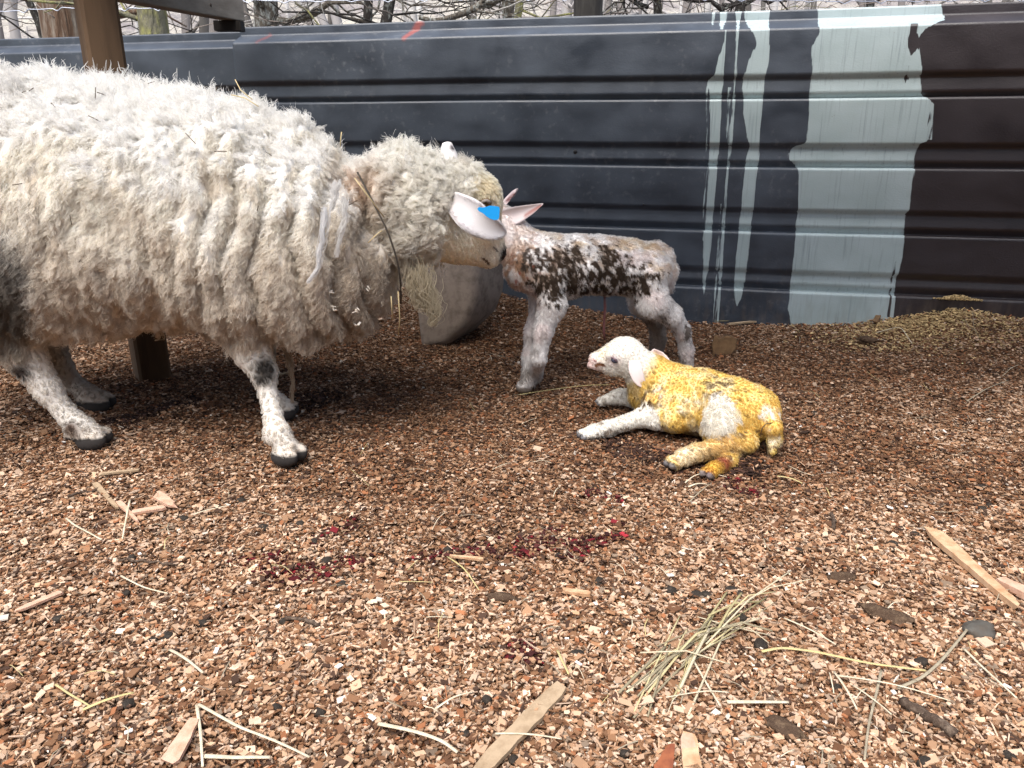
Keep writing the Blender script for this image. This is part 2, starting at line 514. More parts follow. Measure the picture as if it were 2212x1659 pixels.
    def sheet(name, s0, s1, ds, off, dz, label=None):
        S = np.arange(s0, s1 + ds / 2, ds)
        Zp, Dp = [], []
        pr = [(z + dz, d) for z, d in prof]
        for (za, da), (zb, db) in zip(pr[:-1], pr[1:]):
            k = max(2, int(max(abs(za - zb), abs(da - db)) / .006))
            for q in range(k):
                e = q / k
                Zp.append(za + (zb - za) * e); Dp.append(da + (db - da) * e)
        Zp.append(pr[-1][0]); Dp.append(pr[-1][1])
        Zp, Dp = np.array(Zp), np.array(Dp)
        SS, ZZ = np.meshgrid(S, Zp, indexing='ij'); DD = np.broadcast_to(Dp, SS.shape)
        wob = (fbm(np.stack([SS * 1.3, ZZ * 2, SS * 0], -1).reshape(-1, 3), 51, 2).reshape(SS.shape) - .5) * .016
        D = DD + off + wob - PROUD
        Zw = ZZ + (fbm(np.stack([SS * .9, SS * 0, SS * 0 + 3], -1).reshape(-1, 3), 52, 2).reshape(SS.shape) - .5) * .008
        base = np.array((0, 3.025, 0))
        v = base + SS[..., None] * WDIR + D[..., None] * WNRM + Zw[..., None] * np.array((0, 0, 1))
        ns, nz = SS.shape
        i = np.arange(ns * nz).reshape(ns, nz)
        f = np.stack([i[:-1, :-1], i[:-1, 1:], i[1:, 1:], i[1:, :-1]], -1).reshape(-1, 4)
        o = add(name, v.reshape(-1, 3), f, m, root)
        sol = o.modifiers.new('s', 'SOLIDIFY'); sol.thickness = .0015; sol.offset = 1
        s_, z_ = SS.ravel(), ZZ.ravel()
        pd = np.full(len(s_), -.3)
        def mask(bd):
            zz, a, b_ = bd
            l, r_ = np.interp(z_, zz, a), np.interp(z_, zz, b_)
            d = np.minimum(s_ - l, r_ - s_)
            return np.where((z_ < zz[0] - .004) | (z_ > zz[-1] + .03), -.3, d)
        for bd in bands: pd = np.maximum(pd, mask(bd))
        for gd in gaps: pd = np.minimum(pd, -mask(gd))
        zz, a, b_ = bands[0]
        md = s_ - (np.interp(z_, zz, a) + .05)
        og = np.zeros(len(s_))
        for line, rr, ww in [([(895, 46), (885, 62), (872, 80)], .015, .75), ([(565, 74), (553, 90)], .009, .35)]:
            L = [np.array(onwall(*p)) for p in line]
            og = np.maximum(og, ww * (1 - sstep(.5, 1.1, segdist(np.stack([s_, z_], -1), L) / rr + (fbm(np.stack([s_ * 60, z_ * 25, s_ * 0], -1), 9, 2) - .5))))
        low = 1 - sstep(.06, .26, z_ + (fbm(np.stack([s_ * 3, z_ * 3, s_ * 0], -1), 10, 2) - .5) * .25)
        low = low * .22
        for nme, val in (('pale', pd), ('maroon', md), ('orange', og * .8), ('low', low)):
            at = o.data.attributes.new(nme, 'FLOAT', 'POINT')
            at.data.foreach_set('value', val.astype(np.float32))
        return o
    s_seam = onwall(503, 110)[0]
    ob = sheet('cladding_sheet', s_seam, 2.9, .006, 0, 0)
    ob['label'] = 'grey and dark maroon sheet with pale paint streaks'
    ob = sheet('cladding_sheet', -3.2, s_seam + .05, .02, -.013, -.014)
    ob['label'] = 'plain dark grey sheet left of the overlap'
    mb = MB()
    for px, py in [(1243, 328), (1390, 442), (745, 330)]:
        s, z = onwall(px, py)
        c = np.array((0, 3.025, 0)) + s * WDIR + z * np.array((0, 0, 1)) + WNRM * .004
        mb = MB().ball(c, (.008 if px == 1243 else .004, .006, .008 if px == 1243 else .004))
        mb.build('bolt', mat('dark_bolt', (.015, .015, .017), .5), root)
build_wall()
# clump of chips lying on the wall's lower ledge
def ledge_clump():
    s, z = onwall(2068, 641)
    n = 520
    ss = s + rng.normal(0, .032, n).clip(-.075, .075)
    h = np.abs(rng.normal(0, 1, n)).clip(0, 2) * .007 * np.exp(-((ss - s) / .045) ** 2)
    c = np.array((0, 3.025, 0)) + ss[:, None] * WDIR + WNRM * rng.uniform(.0, .012, n)[:, None] + np.array((0, 0, 1)) * (z - .008 + h)[:, None]
    mb = MB()
    for p in c:
        a = norm(rng.normal(size=3)); b = norm(np.cross(a, rng.normal(size=3)))
        mb.box(p, (rng.uniform(.004, .008), rng.uniform(.003, .006), .0015), (a, b, np.cross(a, b)), np.array((.46, .34, .17)) * math.exp(rng.normal(0, .3)))
    tag(mb.build('chip_clump', mat('pale_chips', attr='col'), origin=c[0], smooth=False), 'small clump of yellowish wood chips stuck on the dark maroon wall above the chip heap', 'wood chips')
ledge_clump()

# ---------------------------------------------------------------- added shade sheets over the pen, post and beam
def build_shade_roof():
    # unseen low sheets, placed and sized to shade the wall's upper half
    mb = MB()
    y0, y1, z0, z1 = SHADE_ROOF
    ux = (1, 0, 0); uy = norm((0, y1 - y0, z1 - z0)); uz = np.cross(ux, uy)
    for k, x in enumerate(np.arange(-3.4, 3.4, .1)):
        yo = -WT * x if abs(x) < 9 else 0
        mb.box((x, (y0 + y1) / 2 + yo, (z0 + z1) / 2 + .018 * (k % 2)), (.102, math.hypot(y1 - y0, z1 - z0), .003), (ux, uy, uz))
    tag(mb.build('shade_roof', mat('shade_roof_sheet', (.06, .055, .05), .7), smooth=False), kind='structure')
SHADE_ROOF = (1.62, 2.62, 1.34, 1.30)
build_shade_roof()
wood = mat('weathered_timber', (.15, .092, .052), .8, .2, noise=(9, (.055, .033, .02), .4, .7, (1, 1, .12)), bump=(60, .3, .003, (1, 1, .08)))
greywood = mat('grey_timber', (.27, .24, .20), .85, .2, noise=(14, (.14, .115, .09), .42, .72, (1, .1, 1)), bump=(70, .3, .003, (1, .06, 1)))
def build_sky_blocker():
    # dark boards added unseen behind the camera to keep low sky off the pen
    mb = MB()
    y = -2.6
    for k in range(64):
        mb.box((-6.4 + .2 * k, y + .01 * (k % 2), 1.2), (.195, .03, 2.8))
    tag(mb.build('sky_blocker', mat('sky_blocker_boards', (.05, .04, .032), .8, .2, noise=(8, (.025, .02, .016), .4, .7, (1, 1, .1))), origin=(0, y, 0), smooth=False), kind='structure')
build_sky_blocker()
def build_post():
    b0 = G(330, 812)
    root = thing('timber_post', 'square brown timber post standing behind the ewe at the left', 'post', (b0[0], b0[1], 0))
    mb = MB(); W_ = .090
    ang = R(36)
    ax = np.array(((math.cos(ang), math.sin(ang), 0), (-math.sin(ang), math.cos(ang), 0), (0, 0, 1)))
    poly = []
    ch = .008
    for i, j in ((-1, -1), (1, -1), (1, 1), (-1, 1)):
        for q in ((0, 1), (1, 0)) if i * j > 0 else ((1, 0), (0, 1)):
            poly.append(b0 + ax[0] * i * (W_ / 2 - ch * q[0]) + ax[1] * j * (.10 / 2 - ch * q[1]) - np.array((0, 0, .08)))
    v, f = prism(poly, (0, 0, 1.385))
    mb.put(v, f)
    o = mb.build('post_shaft', wood, root, smooth=False)
    k = MB()
    kp = U(268 + 2, 62, b0[1] - .05)
    d = onp = np.array((b0[0], b0[1], kp[2])) - ax[1] * .0505 + ax[0] * .005
    k.ball(d, (.010, .002, .026), nu=16)
    k.build('knot', mat('dark_knot', (.035, .015, .008), .8), o)
    return b0
PB = build_post()
def build_beam():
    e = U(530, 47, 3.17); x1 = e[0]
    z0 = e[2]
    d = norm((-.39, -.92, 0)); sd = np.array((d[1], -d[0], 0))          # runs back square to the wall
    c0 = np.array((x1, 3.17, z0)) + sd * .03 + np.array((0, 0, .06))
    mb = MB()
    mb.box(c0 + d * .62, (1.24, .06, .12), (d, sd, (0, 0, 1)))
    o = mb.build('timber_beam', greywood, origin=c0, smooth=False)
    be = o.modifiers.new('b', 'BEVEL'); be.width = .004; be.segments = 2
    tag(o, 'grey weathered timber beam behind the brown post running back onto the wall top', 'beam')
    for dy, dz in ((.17, .035), (.42, .075)):
        MB().ball(np.array((x1, 3.17, z0 + dz)) + d * dy, (.002, .006, .006)).build('nail_head', mat('rusty_nail', (.06, .04, .03), .7), o)
    # black block filling the dark area under the beam's end
    t_ = MB().box((x1 - .055, 3.15, z0 - .018), (.10, .05, .034))
    tag(t_.build('support_block', mat('black_timber', (.018, .015, .013), .8), origin=(x1 - .06, 3.13, z0 - .06), smooth=False), 'short black block under the beam end on the wall top', 'wood block')
build_beam()

# ---------------------------------------------------------------- stone behind the ewe's chest
def build_stone():
    Y = 2.52
    out = [(896, 575), (908, 552), (950, 542), (1000, 545), (1022, 556), (1029, 585), (1027, 650), (1010, 700), (965, 745), (905, 760), (894, 660)]
    poly = [U(px, py, Y) for px, py in out]
    v, f = prism(poly, (0.10, .24, 0.0))
    o = add('boulder', v, f, mat('brown_stone', (.27, .222, .185), .85, .25, noise=(25, (.12, .09, .072), .45, .75, (1, 1, 1)), bump=(70, .35, .004, (1, 1, 1))), origin=(poly[7][0] - .08, Y, .02))
    be = o.modifiers.new('b', 'BEVEL'); be.width = .03; be.segments = 4; be.limit_method = 'ANGLE'; be.angle_limit = R(50)
    tag(o, 'smooth brown grey boulder half hidden behind the ewe chest', 'stone')
build_stone()

# ---------------------------------------------------------------- wire fence beyond the wall
def build_fence():
    root = thing('wire_fence', 'thin galvanised wire stock fence on dark posts just beyond the metal wall', 'fence', (0, 3.9, 0))
    gal = mat('galvanised_wire', (.45, .48, .55), .4, .5, metal=.7)
    def strand(pts, Y):
        P_ = [U(px, py, Y) for px, py in pts]
        xs = np.linspace(P_[0][0], P_[-1][0], 140)
        zs = np.interp(xs, [p[0] for p in P_], [p[2] for p in P_])
        wv = np.interp((xs / .155) % 1, [0, .35, .5, .65, 1], [0, .001, -.011, .004, 0])
        MB().tube(np.stack([xs, xs * 0 + Y, zs + wv], -1), .0022, 6).build('wire', gal, root)
    strand([(-60, 25), (0, 26), (130, 18), (280, 19), (380, 18)], 3.9)
    strand([(470, 1), (530, 1), (620, 3), (760, 1), (1000, -2), (1500, -4), (1640, 0), (1750, 2), (1800, 4), (2000, 2), (2300, -3)], 3.75)
    for px, wd, Y in ((1270, .062, 3.62), (-260, .06, 3.95), (2650, .06, 3.4)):
        c = U(px, 30, Y)
        mb = MB(); mb.tube([(c[0], Y, z) for z in np.linspace(-.1, 1.45, 8)], wd + .0, 14)
        mb.build('fence_post', mat('dark_post', (.028, .025, .022), .85, noise=(30, (.07, .065, .055), .5, .8, (1, 1, .2))), root)
build_fence()

# ---------------------------------------------------------------- trees beyond
bark = mat('lichen_bark', (.10, .085, .068), .95, .1, noise=(34, (.34, .35, .32), .50, .66, (1, 1, .45)), bump=(40, 1, .03, (1, 1, .3)))
barkr = mat('brown_bark', (.13, .082, .055), .95, .1, noise=(26, (.30, .26, .21), .48, .68, (1, 1, .18)), bump=(30, 1, .05, (1, 1, .12)))
barkg = mat('mossy_bark', (.15, .14, .10), .95, .1, noise=(16, (.30, .29, .10), .46, .66, (1, 1, .35)), bump=(40, 1, .03, (1, 1, .3)))
birch = mat('birch_bark', (.55, .53, .50), .9, .1, noise=(14, (.04, .035, .03), .56, .66, (.6, .6, 1.8)))
barkd = mat('dark_bark', (.035, .031, .028), .95, .1, noise=(40, (.20, .21, .19), .54, .70, (1, 1, .5)), bump=(40, 1, .02, (1, 1, .4)))
def wig(p0, p1, n, amp, sd):
    r_ = np.random.default_rng(sd)
    t_ = np.linspace(0, 1, n)[:, None]
    p = np.asarray(p0) * (1 - t_) + np.asarray(p1) * t_
    off = np.cumsum(r_.normal(0, 1, (n, 3)), 0); off -= t_ * off[-1] + (1 - t_) * off[0]
    return p + off * amp / math.sqrt(n)
def branches(mb, p0, d, L, rad, lvl, r_):
    d = norm(d)
    n = 7
    p1 = np.asarray(p0) + d * L
    P_ = wig(p0, p1, n, L * .12, int(r_.integers(1e9)))
    mb.tube(P_, np.linspace(rad, rad * .35, n), 5)
    if lvl <= 0: return
    for k in range(int(r_.integers(2, 5))):
        i = int(r_.integers(1, n))
        dd = norm(d + r_.normal(0, .75, 3) + np.array((0, 0, .15)))
        branches(mb, P_[i], dd, L * r_.uniform(.4, .7), rad * .5, lvl - 1, r_)
def tree(name, label, cat, px, py, Y, wpx, m, lean=0, H=5.0, nb=7, sd=1, low=None, lvl=2):
    """a trunk crossing the strip at (px, py), wpx wide in the photograph; boughs as its crown"""
    r_ = np.random.default_rng(sd)
    c = U(px, py, Y)
    rad = wpx / 2 / FP * Y * 1.0
    z0 = -.2 if Y < 9 else .3
    base = np.array((c[0] - lean * (c[2] - z0), Y, z0)); top = np.array((c[0] + lean * (H - c[2]), Y + r_.normal(0, .2), H))
    root = thing(name, label, cat, base)
    P_ = wig(base, top, 14, .12, sd)
    P_[:, :2] += (c - np.array([np.interp(c[2], P_[:, 2], P_[:, k]) for k in range(3)]))[:2]
    MB().tube(P_, np.linspace(rad * 1.25, rad * .55, 14), 14).build('trunk', m, root)
    mb = MB()
    for k in range(nb):
        z = r_.uniform(c[2] - .3, H) if k > 2 else c[2] + r_.uniform(-.1, .35) * Y / 5
        p = np.array([np.interp(z, P_[:, 2], P_[:, q]) for q in range(3)])
        a = r_.uniform(0, 2 * math.pi)
        branches(mb, p, (math.cos(a), math.sin(a) * .5, r_.uniform(-.2, .6)), r_.uniform(.8, 1.6) * Y / 6, max(rad * .22, .008), lvl, r_)
    for (q0, q1, rr) in (low or []):
        a, b_ = U(*q0, Y - .1), U(*q1, Y - .25)
        P2 = wig(a, b_, 9, .06, sd + 5)
        m2 = MB()
        m2.tube(P2, np.linspace(rr, rr * .45, 9), 7)
        for k in range(7):
            i = int(r_.integers(1, 9))
            branches(m2, P2[i], r_.normal(0, 1, 3) * (1, .4, .8), .35 * Y / 5, rr * .35, 1, r_)
        m2.build('bough', m, root)
    mb.build('branches', m, root)
tree('tree', 'thick furrowed brown tree trunk beyond the wall left of the timber post', 'tree', 135, 35, 5.0, 78, barkr, -.06, 5, 4, 11, lvl=1)
tree('tree', 'thin grey leaning tree at the far left above the wall', 'tree', 75, 30, 6.0, 14, barkd, -.35, 4, 7, 12)
tree('tree', 'yellow green mossy tree trunk seen under the beam right of the post', 'tree', 330, 40, 4.6, 52, barkg, .02, 5, 3, 13, lvl=1)
tree('tree', 'pale lichen spotted tree just right of the beam end', 'tree', 575, 25, 6.5, 46, bark, .03, 5, 6, 14, low=[((600, 45), (850, -5), .028), ((640, 40), (790, 10), .02)])
tree('tree', 'upright dark tree trunk right of the orange paint mark on the wall top', 'tree', 795, 22, 6.0, 18, barkd, .02, 4.5, 6, 15)
tree('tree', 'dark tree leaning right beside the upright dark one', 'tree', 837, 30, 5.6, 22, barkd, .22, 4.5, 6, 16)
tree('birch_tree', 'slim white birch trunk with black marks above the middle of the wall', 'tree', 905, 15, 9.0, 11, birch, .01, 6, 4, 17)
tree('tree', 'dark forked tree whose long low bough crosses above the wall middle', 'tree', 1098, 20, 5.0, 22, bark, -.03, 4.5, 8, 18, low=[((1090, -12), (905, 38), .026)])
tree('tree', 'mossy tree close left of the dark fence post', 'tree', 1120, 25, 5.4, 15, barkg, .1, 4.5, 5, 19)
tree('tree', 'crooked bare tree with many low twigs right of the dark fence post', 'tree', 1420, 15, 5.2, 16, barkd, -.1, 4, 10, 20, low=[((1340, -6), (1560, 22), .022), ((1400, 15), (1330, -4), .014)])
tree('tree', 'bare grey tree behind the pale paint streaks top', 'tree', 1600, 10, 5.8, 18, barkd, .08, 4, 9, 21, low=[((1560, 12), (1700, 3), .018)])
tree('tree', 'slender dark tree at the far right above the maroon sheet', 'tree', 1880, 5, 6.0, 16, barkd, -.05, 4, 9, 22)
def far_wood():
    r_ = np.random.default_rng(99)
    mb = MB()
    for k in range(210):
        Y = r_.uniform(9, 34)
        x = r_.uniform(-.78, .78) * Y
        d = max(Y - 7, 0)
        z0 = -.3 + .10 * d + .014 * d ** 2 * math.exp(-d / 60) - .4
        h = r_.uniform(3.5, 6)
        rad = r_.uniform(.03, .10)
        col = np.array([(.20, .18, .17), (.32, .30, .29), (.12, .11, .10), (.50, .48, .46)][int(r_.integers(4))])
        P_ = wig((x, Y, z0), (x + r_.normal(0, .4), Y, z0 + h), 6, .2, k)
        mb.tube(P_, np.linspace(rad, rad * .5, 6), 6, col=col)
        for q in range(6):
            i = int(r_.integers(1, 6))
            P2 = wig(P_[i], P_[i] + r_.normal(0, 1, 3) * (1.1, .4, .6), 5, .15, k * 31 + q)
            mb.tube(P2, np.linspace(rad * .3, rad * .1, 5), 4, col=col)
    tag(mb.build('far_woodland', mat('far_bark', attr='col', rough=.95)), kind='stuff')
far_wood()
def twigs():
    r_ = np.random.default_rng(77)
    mb = MB()
    for k in range(120):
        Y = r_.uniform(4.6, 8)
        p = U(r_.uniform(-100, 2300), r_.uniform(-10, 75), Y)
        dd = np.array((r_.normal(0, 1), r_.normal(0, .3), abs(r_.normal(0, .7))))
        col = np.array([(.10, .085, .075), (.24, .20, .17), (.33, .31, .28)][int(r_.integers(3))])
        P2 = wig(p, p + norm(dd) * r_.uniform(.25, .8), 7, .10, k)
        mb.tube(P2, np.linspace(.004, .0015, 7) * r_.uniform(.5, 1.3), 4, col=col)
    tag(mb.build('bare_brushwood', mat('twig_bark', attr='col', rough=.95)), kind='stuff')
twigs()

# ================================================================ ANIMALS: one continuous surface each, grown from a distance field
class Field:
    def __init__(s, lo, hi, h):
        s.lo = np.array(lo, float); s.h = h
        s.n = np.ceil((np.array(hi) - s.lo) / h).astype(int) + 1
        s.F = np.full(s.n, .5, np.float32)
        s.ax = [s.lo[k] + h * np.arange(s.n[k]) for k in range(3)]
    def put(s, fn, lo, hi, k):
        m_ = k + 2.5 * s.h
        sl = []
        for q in range(3):
            a = int(max(0, math.floor((lo[q] - m_ - s.lo[q]) / s.h))); b = int(min(s.n[q], math.ceil((hi[q] + m_ - s.lo[q]) / s.h) + 1))
            if b <= a: return s
            sl.append(slice(a, b))
        X, Y, Z = np.meshgrid(s.ax[0][sl[0]], s.ax[1][sl[1]], s.ax[2][sl[2]], indexing='ij')
        d = fn(X, Y, Z)
        f = s.F[tuple(sl)]
        e = np.clip(.5 + .5 * (d - f) / k, 0, 1)
        s.F[tuple(sl)] = d * (1 - e) + f * e - k * e * (1 - e)
        return s
    def cone(s, a, b, ra, rb, k=.012, flat=None):
        a, b = np.asarray(a, float), np.asarray(b, float)
        ab = b - a; L2 = max(ab @ ab, 1e-9)
        def fn(X, Y, Z):
            t = np.clip(((X - a[0]) * ab[0] + (Y - a[1]) * ab[1] + (Z - a[2]) * ab[2]) / L2, 0, 1)
            dx, dy, dz = X - a[0] - ab[0] * t, Y - a[1] - ab[1] * t, Z - a[2] - ab[2] * t
            return np.sqrt(dx * dx + dy * dy + dz * dz) - (ra + (rb - ra) * t)
        r_ = max(ra, rb)
        return s.put(fn, np.minimum(a, b) - r_, np.maximum(a, b) + r_, k)
    def chain(s, pts, rad, k=.012):
        for i in range(len(pts) - 1): s.cone(pts[i], pts[i + 1], rad[i], rad[i + 1], k)
        return s
    def ell(s, c, r, ax=None, k=.015):
        c = np.asarray(c, float); r = np.asarray(r, float)
        A = np.eye(3) if ax is None else np.asarray(ax, float)
        def fn(X, Y, Z):
            q = [((X - c[0]) * A[i][0] + (Y - c[1]) * A[i][1] + (Z - c[2]) * A[i][2]) for i in range(3)]
            k0 = np.sqrt(sum((q[i] / r[i]) ** 2 for i in range(3)))
            k1 = np.sqrt(sum((q[i] / r[i] ** 2) ** 2 for i in range(3)))
            return k0 * (k0 - 1) / np.maximum(k1, 1e-6)
        R_ = r.max()
        return s.put(fn, c - R_, c + R_, k)
    def loft(s, x, yc, zc, ry, rz, k=.03, ex=2.3):
        """a trunk along x with elliptical sections"""
        x = np.asarray(x, float)
        def fn(X, Y, Z):
            xc = np.clip(X, x[0], x[-1])
            g = lambda a: np.interp(xc, x, a)
            ry_, rz_ = g(ry), g(rz)
            q = (np.abs((Y - g(yc)) / ry_) ** ex + np.abs((Z - g(zc)) / rz_) ** ex) ** (1 / ex)
            d = (q - 1) * np.minimum(ry_, rz_)
            return np.maximum(d, np.abs(X - xc) - .001 * 0 + np.where(np.abs(X - xc) > 0, d, -9))
        R_ = max(np.max(ry), np.max(rz))
        return s.put(fn, (x[0], np.min(yc) - R_, np.min(np.array(zc) - R_)), (x[-1], np.max(yc) + R_, np.max(np.array(zc) + R_)), k)
    def mesh(s, relax=2):
        F = s.F
        nx, ny, nz = F.shape
        ins = F < 0
        cnt = np.zeros((nx - 1, ny - 1, nz - 1), np.float32); acc = np.zeros((nx - 1, ny - 1, nz - 1, 3), np.float32)
        I = np.indices((nx, ny, nz), dtype=np.float32)
        for axis in range(3):
            a = [slice(None)] * 3; b = [slice(None)] * 3
            a[axis] = slice(0, -1); b[axis] = slice(1, None)
            fa, fb = F[tuple(a)], F[tuple(b)]
            cr = (fa < 0) != (fb < 0)
            t = np.where(cr, fa / np.where(cr, fa - fb, 1), 0)
            P_ = np.stack([I[q][tuple(a)] + (t if q == axis else 0) for q in range(3)], -1)
            o1, o2 = [q for q in range(3) if q != axis]
            for d1 in (0, 1):
                for d2 in (0, 1):
                    sl = [slice(None)] * 3
                    sl[o1] = slice(d1, F.shape[o1] - 1 + d1); sl[o2] = slice(d2, F.shape[o2] - 1 + d2)
                    c_ = cr[tuple(sl)]
                    cnt += c_; acc += P_[tuple(sl)] * c_[..., None]
        act = cnt > 0
        vid = np.full(act.shape, -1, np.int64); vid[act] = np.arange(act.sum())
        V = acc[act] / cnt[act][:, None]
        Q = []
        for axis in range(3):
            a = [slice(1, -1)] * 3; b = [slice(1, -1)] * 3
            a[axis] = slice(0, -1); b[axis] = slice(1, None)
            ia, ib = ins[tuple(a)], ins[tuple(b)]
            for flip, msk in ((0, ia & ~ib), (1, ~ia & ib)):
                w_ = np.argwhere(msk)
                if not len(w_): continue
                base = w_.copy()
                o1, o2 = (axis + 1) % 3, (axis + 2) % 3
                base[:, o1] += 1; base[:, o2] += 1
                qd = []
                for d1, d2 in ((-1, -1), (0, -1), (0, 0), (-1, 0)):
                    c_ = base.copy(); c_[:, o1] += d1; c_[:, o2] += d2
                    qd.append(vid[c_[:, 0], c_[:, 1], c_[:, 2]])
                q = np.stack(qd, -1)
                Q.append(q[:, ::-1] if flip else q)
        Q = np.concatenate(Q)
        V = V * s.h + s.lo
        # keep the largest connected piece out of habit, then relax
        for _ in range(relax):
            S_ = np.zeros_like(V); n_ = np.zeros(len(V))
            for a, b in ((0, 1), (1, 2), (2, 3), (3, 0)):
                np.add.at(S_, Q[:, a], V[Q[:, b]]); np.add.at(n_, Q[:, a], 1)
                np.add.at(S_, Q[:, b], V[Q[:, a]]); np.add.at(n_, Q[:, b], 1)
            V = V * .5 + .5 * S_ / np.maximum(n_, 1)[:, None]
        return V, Q
def vnormals(V, Q):
    n = np.cross(V[Q[:, 2]] - V[Q[:, 0]], V[Q[:, 3]] - V[Q[:, 1]])
    N = np.zeros_like(V)
    for k in range(4): np.add.at(N, Q[:, k], n)
    return norm(N)
def sample(V, Q, N, n, weight, rg):
    """n random points on the surface, thinned by a per-vertex weight"""
    ar = np.linalg.norm(np.cross(V[Q[:, 2]] - V[Q[:, 0]], V[Q[:, 3]] - V[Q[:, 1]]), axis=1) * weight[Q].mean(1)
    i = rg.choice(len(Q), n, p=ar / ar.sum())
    a, b = rg.random(n)[:, None], rg.random(n)[:, None]
    def mixv(A): return (A[Q[i, 0]] * (1 - a) + A[Q[i, 1]] * a) * (1 - b) + (A[Q[i, 3]] * (1 - a) + A[Q[i, 2]] * a) * b
    return mixv(V), norm(mixv(N)), i
def leaf(cl, hw, wd, th, cup, n=9, tipround=True):
    """an ear: centre line, half widths, width directions; closed, cupped, th thick"""
    cl = np.asarray(cl, float)
    tt = np.linspace(0, 1, len(cl)); t2 = np.linspace(0, 1, 15)
    cl = np.stack([np.interp(t2, tt, cl[:, k]) for k in range(3)], -1)
    for _ in range(2): cl[1:-1] = cl[1:-1] * .5 + .25 * (cl[:-2] + cl[2:])
    hw = np.interp(t2, tt, hw)
    wd = norm(np.stack([np.interp(t2, tt, np.asarray(wd, float)[:, k]) for k in range(3)], -1))
    tg = norm(np.gradient(cl, axis=0)); nn = norm(np.cross(tg, wd)); wd = np.cross(nn, tg)
    V = []
    for sgn in (1, -1):
        for i in range(15):
            for k in range(n):
                u = -1 + 2 * k / (n - 1)
                V.append(cl[i] + wd[i] * hw[i] * u + nn[i] * (cup * hw[i] * u * u * 2 + sgn * th / 2 * math.sqrt(max(1 - u * u, .04))))
    V = np.array(V); o = 15 * n
    F = []
    for i in range(14):
        for k in range(n - 1):
            a = i * n + k
            F.append((a, a + 1, a + n + 1, a + n)); F.append((o + a, o + a + n, o + a + n + 1, o + a + 1))
        F.append((i * n, i * n + n, o + i * n + n, o + i * n)); F.append((i * n + n - 1, o + i * n + n - 1, o + i * n + 2 * n - 1, i * n + 2 * n - 1))
    for i in (0, 14):
        for k in range(n - 1):
            a = i * n + k
            F.append((a, o + a, o + a + 1, a + 1) if i == 0 else (a, a + 1, o + a + 1, o + a))
    return V, np.array(F), nn
def near(P_, c, r_): return np.exp(-(np.linalg.norm(P_ - np.asarray(c), axis=1) / r_) ** 2)
def blend(col, c2, w_): return col * (1 - w_[:, None]) + np.asarray(c2) * w_[:, None]

hide = mat('short_coat', rough=.9, spec=.15, attr='col')
wool_m = mat('wool_fibre', rough=.85, spec=.15, attr='col')
def _lit_through(m, f):
    t = m.node_tree; b = t.nodes['Principled BSDF']; o = [n for n in t.nodes if n.type == 'OUTPUT_MATERIAL'][0]
    a = [n for n in t.nodes if n.type == 'ATTRIBUTE'][0]
    tr = t.nodes.new('ShaderNodeBsdfTranslucent'); mx = t.nodes.new('ShaderNodeMixShader'); mx.inputs[0].default_value = f
    t.links.new(a.outputs['Color'], tr.inputs[0]); t.links.new(b.outputs[0], mx.inputs[1]); t.links.new(tr.outputs[0], mx.inputs[2]); t.links.new(mx.outputs[0], o.inputs[0])
_lit_through(wool_m, .55)      # fibres let light through
hoof_m = None
def strands(name, root, P_, N_, col, L, direc, K=4, rad=.0005, curl=.0, clump=None, rg=rng, wave=.02, tipfrac=.3):
    """hair from roots P_: each bends from the normal to the given direction; clump = (n locks, pull)"""
    n = len(P_)
    t = np.linspace(0, 1, K)[None, :, None]
    L = np.broadcast_to(L, (n,))
    d0 = norm(N_ * .8 + direc * .6); d1 = norm(direc + N_ * .15)
    pts = P_[:, None] + (d0[:, None] * t * (1 - t * .5) + d1[:, None] * t * t * .5) * L[:, None, None]
    if clump:
        nc, pull = clump
        ci = rg.choice(n, nc, replace=False)
        cell = .03
        kd = KDTree(nc)
        for a, q_ in enumerate(P_[ci]): kd.insert(q_, a)
        kd.balance()
        idx = np.array([kd.find(q_)[1] for q_ in P_])
        g = pts[ci][idx]
        pw = pull * np.linspace(0, 1, K)[None, :, None] ** .9
        pts = pts * (1 - pw) + g * pw
    if curl:
        ph = rg.uniform(0, 6.28, n) if not clump else rg.uniform(0, 6.28, clump[0])[idx] + rg.normal(0, .4, n)
        a = norm(np.cross(d1, N_ + rg.normal(0, .01, N_.shape))); b = np.cross(d1, a)
        arg = ph[:, None] + np.linspace(0, 1, K)[None] * (L[:, None] / wave * 6.28)
        amp = curl * np.linspace(0, 1, K)[None] ** .7
        pts = pts + a[:, None] * (np.cos(arg) * amp)[..., None] + b[:, None] * (np.sin(arg) * amp * .6)[..., None]
    rr = rad * np.linspace(1, tipfrac, K)[None] * np.ones((n, 1))
    return curves(name, pts, rr, col, wool_m, root)

